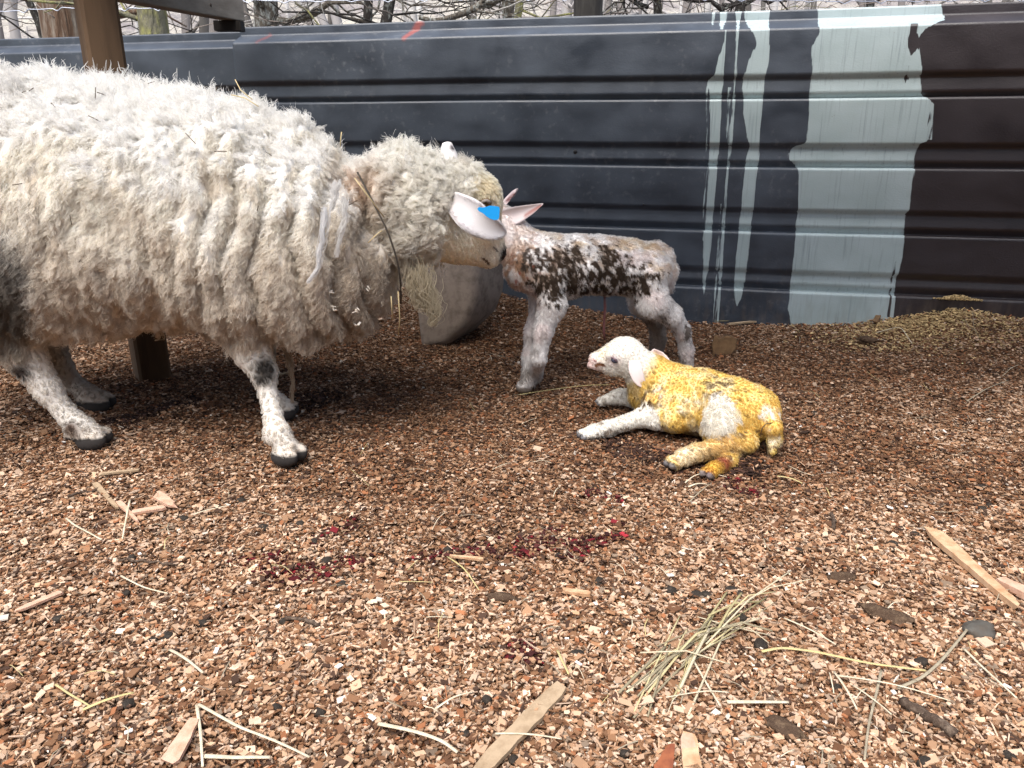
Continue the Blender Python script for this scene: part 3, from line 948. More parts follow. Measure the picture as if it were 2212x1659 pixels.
# ---------------------------------------------------------------- the ewe
def build_ewe():
    rg = np.random.default_rng(11)
    YM = 1.80
    P = lambda px, py, Y=YM: U(px, py, Y)
    base = P(350, 800); base[2] = 0
    root = thing('ewe', 'large cream woolly ewe with a blue ear tag nosing the standing lamb', 'sheep', base)
    F = Field((-1.62, 1.42, -.02), (.02, 2.16, .95), .0065)
    # trunk: stations (px, top, bottom, half width)
    st = [(-340, 400, 520, .04), (-325, 300, 620, .14), (-280, 215, 690, .21), (-200, 190, 710, .255), (-100, 178, 722, .27), (0, 178, 722, .275), (100, 168, 720, .28), (200, 172, 716, .28), (300, 192, 706, .275), (400, 210, 700, .265),
          (500, 220, 704, .26), (600, 250, 712, .245), (680, 288, 716, .22), (730, 330, 704, .19), (775, 400, 686, .15), (815, 440, 655, .11), (845, 500, 600, .04)]
    x, zc, rz, ry = [], [], [], []
    for px, tp, bt, hw in st:
        a, b = P(px, tp), P(px, bt)
        x.append(P(px, (tp + bt) / 2)[0]); zc.append((a[2] + b[2]) / 2); rz.append((a[2] - b[2]) / 2); ry.append(hw)
    F.loft(x, [YM] * len(x), zc, ry, rz, k=.03)
    # bulging shoulder wool over the near foreleg, woolly apron at the chest
    F.ell(P(500, 590, 1.64), (.125, .09, .135), k=.05)
    F.ell(P(640, 560, 1.66), (.13, .09, .19), k=.05)
    F.ell(P(755, 590, 1.74), (.08, .10, .13), k=.04)
    F.ell(P(120, 540, 1.66), (.22, .10, .17), k=.06)
    F.ell(P(-20, 620, 1.66), (.085, .07, .13), k=.03)
    F.ell(P(90, 690, 1.82), (.12, .14, .05), k=.04)
    # neck and head
    F.chain([P(700, 450), P(790, 448, 1.80), P(890, 430, 1.80), P(950, 425, 1.80)], [.13, .088, .088, .068], .022)
    F.ell(P(890, 470, 1.745), (.066, .06, .085), k=.03)
    F.ell(P(885, 392, 1.79), (.080, .075, .036), k=.02)
    poll, brow, mid, nose = P(985, 412, 1.82), P(1028, 432, 1.83), P(1030, 488, 1.85), P(1062, 540, 1.885)
    F.chain([poll, brow], [.066, .058], .02)
    F.chain([brow, mid, nose], [.052, .052, .034], .018)
    F.chain([P(935, 505, 1.80), P(990, 525, 1.83), P(1052, 556, 1.87)], [.062, .044, .024], .02)     # jaw
    F.ell(P(1050, 563, 1.875), (.024, .024, .011), k=.008)     # lower lip
    # legs: near fore, far fore, near hind, far hind
    g = lambda px, py, z=.0: G(px, py, z)
    hoofs = []
    def leg(pts, rad, toe):
        F.chain(pts, rad, .014)
        F.cone(pts[-1], np.asarray(toe) + np.array((0, 0, .016)), rad[-1], .023, .014)
        fet = np.asarray(pts[-1]); d = norm(np.asarray(toe) - fet)
        side = norm(np.cross(d, (0, 0, 1)))
        for s_ in (-1, 1):
            c = np.asarray(toe) + side * .0165 * s_
            F.ell(c + np.array((0, 0, .004)), (.036, .0165, .024), (norm(d * (1, 1, .0) + np.array((0, 0, -.1))), side, (0, 0, 1)), k=.004)
            hoofs.append(c)
        # dewclaws
        for s_ in (-1, 1): F.ell(fet - d * .030 * np.array((1, 1, 0)) + side * .014 * s_ + np.array((0, 0, -.012)), (.011, .009, .014), k=.006)
    nf = g(*z5(1800, 1258), .018)
    leg([P(*z5(1530, 480), 1.66), P(*z5(1570, 610), 1.655), P(*z5(1640, 735), 1.645), P(*z5(1672, 890), 1.63), P(*z5(1722, 1110), nf[1] + .012)], [.058, .040, .028, .0175, .025], nf)
    ff = g(*z5(1768, 985), .016)
    leg([P(*z5(1600, 560), 1.92), P(*z5(1630, 730), 1.93), P(*z5(1660, 850), 1.93), P(*z5(1705, 925), ff[1])], [.050, .028, .019, .025], ff)
    nh = g(*z5(590, 1160), .016)
    leg([P(*z5(40, 480), 1.68), P(*z5(160, 640), 1.68), P(*z5(300, 850), 1.675), P(*z5(420, 1000), 1.672), P(*z5(500, 1085), nh[1])], [.070, .042, .028, .0215, .0275], nh)
    fh = g(*z5(625, 935), .016)
    leg([P(*z5(280, 560), 1.93), P(*z5(370, 700), 1.94), P(*z5(470, 810), 1.945), P(*z5(560, 885), fh[1])], [.055, .030, .021, .026], fh)
    V, Q = F.mesh(1)
    N = vnormals(V, Q)
    px = CX + V[:, 0] / (V[:, 1] * CP + (CAM_H - V[:, 2]) * SP) * FP          # station along the body
    legz = np.interp(px, [-400, 0, 120, 380, 420, 600, 700, 860, 900], [.24, .215, .235, .235, .245, .245, .22, .24, .26])
    # how woolly each place is: 0 face and legs, 1 fleece
    woolly = sstep(0, .03, V[:, 2] - legz)
    pb = 940 + 75 * sstep(.53, .58, V[:, 2])          # the woolly poll reaches farther forward than the cheek wool
    face = sstep(pb, pb + 22, px)
    woolly = woolly * (1 - face)
    # folds: creased bands hanging round shoulder and neck, lumps everywhere
    q = V * 1.0
    wrp = (fbm(q * (3, 3, 3.2), 61, 3) - .5)
    ph = V[:, 0] / .060 + wrp * 3.2 + V[:, 2] * 1.0
    ridge = np.abs(np.sin(ph * math.pi)) ** .6
    fade = sstep(.36, .58, fbm(q * (4.5, 4.5, 2.2), 64, 2) + .10)
    shoulder = sstep(300, 470, px) * (1 - sstep(850, 890, px))
    amp = (.013 * sstep(-200, 200, px) + .034 * shoulder) * (.25 + .75 * fade)
    crown = sstep(.45, .85, N[:, 2])
    lump = (fbm(q * (14, 14, 9), 62, 2) - .5) * .030 + (fbm(q * (34, 34, 18), 63, 2) - .5) * .020 + crown * (fbm(q * 13, 65, 2) - .5) * .035
    V = V + N * (woolly * ((ridge - .85) * amp * sstep(-.1, .5, 1 - np.abs(N[:, 2])) + lump))[:, None]
    dp = sstep(390, 408, px) * (1 - sstep(408, 440, px))
    N = vnormals(V, Q)
    # colours
    def colour(P_, N_, px_, wl):
        n1 = fbm(P_ * 9, 71, 3); n2 = fbm(P_ * (40, 40, 18), 72, 2)
        c = np.tile(np.array((.88, .84, .765)), (len(P_), 1))
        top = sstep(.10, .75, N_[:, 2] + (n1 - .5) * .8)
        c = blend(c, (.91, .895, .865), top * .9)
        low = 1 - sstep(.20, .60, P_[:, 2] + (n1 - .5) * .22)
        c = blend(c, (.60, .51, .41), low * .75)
        c = blend(c, (.52, .40, .27), sstep(.55, .8, n2) * .22 * (1 - top))
        c = blend(c, (.46, .37, .27), sstep(640, 800, px_) * (1 - top) * .45)
        hd = sstep(800, 860, px_)
        c = blend(c, (.88, .86, .80), hd * .8)
        c = blend(c, (.42, .37, .31), hd * sstep(.60, .72, fbm(P_ * (45, 45, 22), 75, 2)) * .4)
        c = blend(c, (.42, .23, .10), np.clip(near(P_, P(778, 385, 1.70), .045) * 1.1, 0, 1) * .7)
        c = blend(c, (.10, .085, .07), np.clip(near(P_, P(15, 640, 1.56), .10) * 1.5 + near(P_, P(-60, 600, 1.58), .12) + (n1 - .5) * .8, 0, 1) * sstep(90, 40, px_) * .85)
        # face: tan cheeks, white poll and muzzle
        f = (1 - wl) * sstep(.28, .32, P_[:, 2]) * sstep(860, 900, px_)
        fc = np.tile(np.array((.88, .80, .67)), (len(P_), 1))
        fc = blend(fc, (.88, .81, .68), sstep(.45, .65, n2) * .5)
        fc = blend(fc, (.90, .87, .79), np.clip(near(P_, P(1005, 395, 1.79), .095) * 1.7, 0, 1))
        fc = blend(fc, (.82, .72, .52), np.clip(near(P_, P(1050, 410, 1.78), .04) * 1.3, 0, 1) * .6)
        fc = blend(fc, (.82, .77, .68), np.clip(near(P_, P(1062, 540, 1.85), .040) * 1.4, 0, 1))
        fc = blend(fc, (.05, .042, .04), np.clip(near(P_, P(1086, 548, 1.875), .017) * 1.9, 0, 1))
        ml = np.array([P(a, b, 1.86)[[0, 2]] for a, b in ((1044, 553), (1050, 558), (1055, 566))])
        fc = blend(fc, (.20, .14, .10), sstep(.0050, .0012, segdist(P_[:, [0, 2]], ml)) * (P_[:, 1] < 1.885))
        fc = blend(fc, (.16, .12, .10), sstep(.0035, .0015, segdist(P_[:, [0, 2]], np.array([P(a, b, 1.86)[[0, 2]] for a, b in ((1066, 530), (1074, 540))]))) * (P_[:, 1] < 1.885) * .8)
        fc = blend(fc, (.25, .22, .20), np.clip(near(P_, P(1052, 440, 1.78), .012) * 1.2, 0, 1))
        c = c * (1 - f[:, None]) + fc * f[:, None]
        # legs: white with dirty patches, the far pair darker all over, dark hoofs
        l = (1 - wl) * (1 - sstep(.28, .32, P_[:, 2]))
        lc = np.tile(np.array((.74, .705, .65)), (len(P_), 1))
        lc = blend(lc, (.62, .53, .42), sstep(.45, .7, n1) * .45)
        lc = blend(lc, (.30, .25, .20), sstep(1.86, 1.90, P_[:, 1]) * .75)
        lc = blend(lc, (.045, .04, .036), np.clip(near(P_, P(*z5(1662, 720), 1.612), .026) * 2.0, 0, 1))
        lc = blend(lc, (.05, .045, .04), np.clip(near(P_, P(*z5(1610, 790), 1.61), .012) * 1.5, 0, 1))
        lc = blend(lc, (.06, .05, .045), np.clip(near(P_, P(*z5(140, 720), 1.65), .020) * 1.6, 0, 1))
        lc = blend(lc, (.08, .05, .04), np.clip(near(P_, P(*z5(430, 1095), 1.63), .018) * 1.6, 0, 1))
        lc = blend(lc, (.16, .13, .10), sstep(.76, .82, fbm(P_ * 110, 78, 2)) * .4)
        lc = blend(lc, (.46, .37, .28), (1 - sstep(.035, .075, P_[:, 2])) * (.35 + .5 * sstep(.4, .6, n1)))
        hh = np.zeros(len(P_))
        for h_ in hoofs: hh = np.maximum(hh, sstep(.064, .054, np.linalg.norm((P_ - h_) * (1, 1, 1.0), axis=1)) * (1 - sstep(.030, .034, P_[:, 2])))
        lc = blend(lc, (.042, .038, .036), hh)
        c = c * (1 - l[:, None]) + lc * l[:, None]
        return np.clip(c, 0, .92)
    cols = colour(V, N, px, woolly) * (1 - .20 * woolly[:, None])  # skin under the wool darkened to match the fleece's self-shadow
    # ears join the same skin
    Y0 = 1.715
    cl = [P(*zh(95, 655), 1.80), P(*zh(280, 745), 1.728), P(*zh(470, 900), 1.69), P(*zh(640, 1015), 1.69), P(*zh(790, 1085), 1.695), P(*zh(878, 1108), 1.70)]
    sc = .33153 / 1590
    wdir = [norm(P(*zh(250, 600), Y0) - P(*zh(200, 840), Y0)), norm(P(*zh(420, 640), Y0) - P(*zh(280, 900), Y0)), norm(P(*zh(580, 780), Y0) - P(*zh(370, 1040), Y0)),
            norm(P(*zh(730, 920), Y0) - P(*zh(560, 1140), Y0)), norm(P(*zh(860, 1010), Y0) - P(*zh(780, 1160), Y0)), norm(P(*zh(900, 1060), Y0) - P(*zh(860, 1150), Y0))]
    EV, EF, EN = leaf(cl, [12 * sc, 112 * sc, 170 * sc, 145 * sc, 95 * sc, 26 * sc], wdir, .006, .20)
    fcl = [P(972, 372, 1.80), P(971, 350, 1.81), P(969, 330, 1.82), P(966, 308, 1.83)]
    fw = [(1, .2, 0)] * 4
    EV2, EF2, EN2 = leaf(fcl, [.014, .021, .021, .011], fw, .009, .2)
    ec = np.tile(np.array((.56, .54, .54)), (len(EV), 1)); ec = blend(ec, (.66, .50, .46), near(EV, P(*zh(210, 820), 1.70), .02) * .5)
    ec = blend(ec, (.52, .50, .50), sstep(.62, .72, fbm(EV * 70, 4, 2)) * .4)
    ec2 = np.tile(np.array((.76, .73, .72)), (len(EV2), 1)); ec2 = blend(ec2, (.06, .05, .05), np.clip(near(EV2, P(977, 320, 1.825), .006) * 1.5, 0, 1))
    nb = len(V)
    AV = np.concatenate([V, EV, EV2]); AQ = np.concatenate([Q, EF + nb, EF2 + nb + len(EV)]); AC = np.concatenate([cols, ec, ec2])
    body = add('body', AV, AQ, hide, root, cols=AC)
    # ---- fleece: locks of crimped fibre
    wgt = woolly * (1.0 - .65 * sstep(1.88, 2.0, V[:, 1])) * (1 - .6 * (px < -60))
    wgt = wgt * (1 - .85 * (N[:, 2] < -.75)) + 1e-6
    nl = 26000
    RP, RN, ri = sample(V, Q, N, nl, wgt, rg)
    rpx = px[Q[ri, 0]]
    keep = woolly[Q[ri, 0]] > .35
    RP, RN, rpx = RP[keep], RN[keep], rpx[keep]; nl = len(RP)
    top = sstep(.35, .8, RN[:, 2])
    hd = sstep(800, 850, rpx)
    down = np.array((-.12, 0, -1.0)) + np.stack([fbm(RP * 5, 81, 2) - .5, (fbm(RP * 5, 82, 2) - .5), np.zeros(nl)], -1) * 1.5
    tan = norm(down - RN * (down * RN).sum(1, keepdims=True))
    back = np.array((-.9, 0, .1)); tback = back - RN * (RN @ back)[:, None]
    tan = norm(tan * (1 - top[:, None]) + (tback + rg.normal(0, .5, RP.shape)) * top[:, None])
    Ll = rg.uniform(.014, .027, nl) * (1 + .15 * top) * (1 + .1 * hd - .45 * sstep(945, 985, rpx)) * (1 + .5 * sstep(.32, .25, RP[:, 2]) * rg.random(nl))
    m_ = 11
    K = 8
    N2 = nl * m_
    lid = np.repeat(np.arange(nl), m_)
    t = np.linspace(0, 1, K)
    out = (.34 + .50 * top + .30 * hd)[:, None]
    d0 = norm(RN * out + tan * .55); d1 = norm(tan + RN * (.02 + .40 * top[:, None]) + rg.normal(0, 1, RP.shape) * (.18 + .30 * top + .5 * hd)[:, None])
    guide = RP[:, None] - RN[:, None] * .002 + (d0[:, None] * (t - t * t * .5)[None, :, None] + d1[:, None] * (t * t * .5)[None, :, None]) * Ll[:, None, None] * 1.25
    sidev = norm(np.cross(d1, RN))
    wav = .0046 * (1 + 1.6 * hd)
    phs = rg.uniform(0, 6.28, nl)
    wl = rg.uniform(.011, .020, nl)
    arg = phs[:, None] + t[None] * (Ll / wl * 6.28)[:, None]
    guide = guide + sidev[:, None] * (np.sin(arg) * (t ** .8)[None] * wav[:, None])[..., None] + RN[:, None] * (np.cos(arg) * (t ** .8)[None] * wav[:, None] * .6)[..., None]
    rl = rg.uniform(.0040, .0075, nl) * (1 + .15 * hd)
    ang = rg.uniform(0, 6.28, N2); rad_ = np.sqrt(rg.random(N2)) * rl[lid]
    off = (sidev[lid] * np.cos(ang)[:, None] + np.cross(RN, sidev)[lid] * np.sin(ang)[:, None]) * rad_[:, None]
    shrink = 1 - (.42 + .34 * hd[lid])[:, None] * t[None] ** 1.2
    fly = rg.random(N2) < .18
    pts = guide[lid] + off[:, None] * shrink[:, :, None]
    fuzz = rg.normal(0, 1, (N2, 3)) * np.where(fly, .006, .0022)[:, None]
    pts = pts + fuzz[:, None] * (t ** 1.2)[None, :, None]
    pts = guide[lid][:, :1] + off[:, None][:, :1] + (pts - guide[lid][:, :1] - off[:, None][:, :1]) * rg.uniform(.72, 1.08, N2)[:, None, None]
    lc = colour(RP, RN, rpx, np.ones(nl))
    lc = lc * np.exp(rg.normal(0, .05, nl))[:, None]
    hc = np.clip(lc[lid] * np.exp(rg.normal(0, .05, N2))[:, None], 0, .93)
    rr = .00058 * np.linspace(1, .45, K)[None] * np.where(fly, .6, 1.0)[:, None]
    curves('fleece', pts, rr, hc, wool_m, root)
    # wispy tips standing up along the back and beard-like tags of wool
    nt_ = 170
    WP, WN, wi = sample(V, Q, N, nt_, (woolly * (N[:, 2] > .75) * (px < 520) * (px > -200) + 1e-9), rg)
    K2 = 9; t2 = np.linspace(0, 1, K2)
    each = 4
    WPp = np.repeat(WP, each, 0); Lw = np.repeat(rg.uniform(.03, .062, nt_), each); dw = np.repeat(norm(np.array((.1, 0, 1)) + rg.normal(0, .5, (nt_, 3))), each, 0)
    pw = WPp[:, None] + dw[:, None] * (Lw[:, None] * t2[None])[..., None] + (np.repeat(rg.normal(0, 1, (nt_, 3)), each, 0)[:, None] * (np.sin(t2[None] * np.repeat(rg.uniform(5, 11, nt_), each)[:, None]) * .0045)[..., None])
    pw = pw + rg.normal(0, .004, WPp.shape)[:, None] * (1 - t2)[None, :, None]
    curves('wool_wisps', pw, .00042 * np.linspace(1, .4, K2)[None] * np.ones((len(pw), 1)), np.tile((.80, .79, .76), (len(pw), 1)), wool_m, root)
    tags_ = [[(700, 455), (700, 500), (690, 540), (688, 578), (665, 610)], [(742, 430), (745, 470), (732, 520), (727, 555)], [(727, 395), (722, 430), (716, 455)], [(905, 590), (925, 640), (940, 672), (935, 700)], [(890, 600), (900, 650), (925, 665)],
             [(615, 735), (630, 800), (632, 870)], [(600, 700), (620, 760), (628, 810)], [(880, 570), (895, 610), (905, 650)]]
    pl, cl_ = [], []
    for q_, tg_ in enumerate(tags_):
        Yt = [1.545, 1.56, 1.56, 1.70, 1.70, 1.70, 1.70, 1.72][q_]
        g_ = np.array([P(a, b, Yt) for a, b in tg_])
        s0 = np.linspace(0, 1, len(g_)); g2 = np.stack([np.interp(np.linspace(0, 1, 10), s0, g_[:, k]) for k in range(3)], -1)
        n_ = [42, 36, 34, 200, 130, 26, 30, 130][q_]; wd_ = [.009, .009, .009, .026, .024, .008, .008, .024][q_]
        o_ = rg.normal(0, 1, (n_, 3)) * wd_ * .5
        wv_ = np.sin(np.linspace(0, 1, 10)[None] * rg.uniform(14, 22, n_)[:, None] + rg.uniform(0, 1.5, n_)[:, None]) * np.where(wd_ > .02, .006, .0026)
        pl.append(g2[None] + (wv_[..., None] * np.array((1, .5, .2))) + o_[:, None] * np.linspace(1, .25, 10)[None, :, None] + rg.normal(0, .0012, (n_, 10, 3)))
        cl_.append(np.tile([(.80, .80, .80), (.80, .79, .77), (.80, .79, .77), (.50, .44, .33), (.50, .44, .33), (.42, .34, .26), (.42, .34, .26), (.5, .44, .35)][q_], (n_, 1)))
    pl = np.concatenate(pl)
    curves('wool_tags', pl, .0006 * np.linspace(1, .5, 10)[None] * np.ones((len(pl), 1)), np.concatenate(cl_), wool_m, root)
    # short coat on face and legs, and on the ears
    wg = (1 - woolly) * (V[:, 2] > .030) * (1 - .6 * (V[:, 1] > 1.92)) * (1 + 2.2 * (V[:, 2] > .3))
    hh = np.min([np.linalg.norm((V - h_) * (1, 1, 1.3), axis=1) for h_ in hoofs], 0)
    wg = wg * ((hh > .058) | (V[:, 2] > .0315)) + 1e-9
    AN = vnormals(AV, AQ)
    FP_, FN_, fi = sample(V, Q, N, 60000, wg, rg)
    fcol = colour(FP_, FN_, px[Q[fi, 0]], np.zeros(len(FP_)))
    facing = sstep(.26, .30, FP_[:, 2])
    dr = np.where(facing[:, None] > .5, np.array((.4, .1, -.8)), np.array((.1, 0, -1.0)))
    dr = norm(dr - FN_ * (dr * FN_).sum(1, keepdims=True))
    pollc = near(FP_, P(985, 375, 1.80), .08)
    Lf = np.where(facing > .5, .006 + .024 * pollc, .0065) * rg.uniform(.7, 1.3, len(FP_))
    strands('short_hair', root, FP_, FN_, np.clip(fcol * np.exp(rg.normal(0, .08, len(FP_)))[:, None], 0, .90), Lf, dr, 4, .00045, curl=.0022, clump=(3200, .7), rg=rg, wave=.012)
    ev = vnormals(EV, EF)
    XP, XN, xi = sample(EV, EF, ev, 9000, np.ones(len(EV)), rg)
    dx = norm(np.array((.75, 0, -.6)) + rg.normal(0, .15, XP.shape)); dx = norm(dx - XN * (dx * XN).sum(1, keepdims=True))
    strands('ear_hair', root, XP, XN, np.tile((.66, .63, .64), (len(XP), 1)) * np.exp(rg.normal(0, .10, len(XP)) - .35 * sstep(.56, .72, fbm(XP * 60, 4, 2)))[:, None], rg.uniform(.005, .011, len(XP)), dx, 4, .0004, curl=.0010, rg=rg)
    # eye
    e = P(*zh(640, 752), 1.770)
    eo = MB().ball(e, (.014, .011, .012), nu=16, nv=12).build('eye', mat('ewe_eye', (.12, .07, .02), .12, .6), root)
    MB().ball(e + np.array((.004, -.0085, 0)), (.0055, .003, .003), nu=10).build('pupil', mat('pupil', (.005, .005, .005), .1, .6), eo)
    lid_ = MB(); lid_.tube([P(*zh(592, 765), 1.762), P(*zh(618, 730), 1.757), P(*zh(655, 722), 1.755), P(*zh(692, 750), 1.758)], .0042, 8)
    lid_.build('eyelid', mat('grey_eyelid', (.22, .19, .17), .8), root)
    # ear tag
    tp = [zh(*q_) for q_ in [(540, 822), (560, 802), (600, 806), (640, 800), (690, 785), (760, 790), (803, 800), (808, 830), (800, 925), (785, 950), (740, 955), (690, 938), (655, 915), (610, 875), (560, 850)]]
    v, f = prism([P(a, b, 1.637) for a, b in tp], (0, .0022, 0))
    to = add('ear_tag', v, f, mat('blue_plastic', (.012, .30, .72), .4, .4), root, smooth=False)
    MB().ball(P(*zh(575, 826), 1.636), (.004, .003, .004)).build('stud', mat('blue_stud', (.01, .2, .55), .4), to)
    dots = MB()
    for r0 in range(5):
        for c0 in range(4):
            dots.ball(P(*zh(690 + c0 * 28 + r0 * -3, 822 + r0 * 26), 1.637), (.0012, .0006, .0012), nu=6, nv=4)
    dots.build('imprint', mat('tag_print', (.005, .12, .38), .6), to)
    # collar: a thin dark cord lying in the wool, with a steel buckle at the throat
    cp = [(772, 372), (800, 425), (838, 500), (858, 560), (866, 610), (866, 655)]
    Yc = [1.69, 1.665, 1.655, 1.66, 1.68, 1.72]
    cv = np.array([P(a, b, y) for (a, b), y in zip(cp, Yc)])
    s0 = np.linspace(0, 1, len(cv)); c2 = np.stack([np.interp(np.linspace(0, 1, 24), s0, cv[:, k]) for k in range(3)], -1)
    for _ in range(2): c2[1:-1] = .5 * c2[1:-1] + .25 * (c2[:-2] + c2[2:])
    co = MB().tube(c2, .0028, 8, .5).build('collar', mat('dark_strap', (.055, .045, .035), .8), root)
    bk = MB(); b0 = P(867, 660, 1.715)
    bk.tube([b0 + np.array(q_) for q_ in ((-.022, 0, .008), (-.02, 0, -.004), (.0, 0, -.008), (.018, 0, -.004), (.022, 0, .008))], .0028, 8)
    bk.build('buckle', mat('steel', (.5, .52, .55), .3, .5, metal=.9), co)
    MB().ball(b0 + np.array((.008, -.003, -.012)), (.006, .006, .007)).build('buckle_pin', mat('dark_steel', (.06, .06, .07), .4, metal=.6), co)
    # curls of shaved wood caught in the fleece
    bitm = mat('dark_chaff', (.10, .075, .05), .9)
    BP, BN, _b = sample(V, Q, N, 26, woolly * (N[:, 1] < .2) * (px > 0) * (px < 760) * (V[:, 2] > .45) + 1e-9, rg)
    for p, n_ in zip(BP, BN):
        d = norm(rg.normal(size=3)); L = rg.uniform(.006, .014)
        MB().tube([p + n_ * .022 - d * L, p + n_ * .024, p + n_ * .022 + d * L + n_ * .003], .0009, 4).build('stuck_chaff', bitm, root)
    shv = mat('pale_shaving', attr='col')
    for a, b in [(735, 632), (772, 628), (752, 662), (740, 690), (700, 655), (718, 640), (765, 700)]:
        p = P(a, b, 1.60)
        i = np.argmin(np.abs(px - a) + np.abs((V[:, 2] - p[2]) * 900) + (V[:, 1] - 1.5) * 200)
        p = V[i] + N[i] * .024
        fl = MB()
        for q_ in range(3):
            a_ = norm(rg.normal(size=3)); b_ = norm(np.cross(a_, rg.normal(size=3)))
            fl.box(p + rg.normal(0, .003, 3), (.010, .0045, .0012), (a_, b_, np.cross(a_, b_)), (.78, .72, .62))
        fl.build('stuck_shaving', shv, root, smooth=False)
    stw = mat('straw_colour', (.50, .40, .22), .7)
    for pts_ in [[(766, 385, 1.60), (800, 430, 1.60), (830, 470, 1.62)], [(508, 172, 1.80), (520, 195, 1.78), (545, 215, 1.76)], [(500, 205, 1.75), (530, 212, 1.72), (558, 230, 1.7)], [(738, 285, 1.75), (736, 300, 1.75), (735, 318, 1.75)],
                 [(795, 525, 1.58), (812, 508, 1.58), (825, 498, 1.6)], [(860, 630, 1.64), (864, 690, 1.66), (860, 725, 1.68)], [(845, 640, 1.64), (846, 660, 1.64), (848, 690, 1.65)]]:
        MB().tube([P(*q_) for q_ in pts_], .0012, 5).build('stuck_straw', stw, root)
build_ewe()

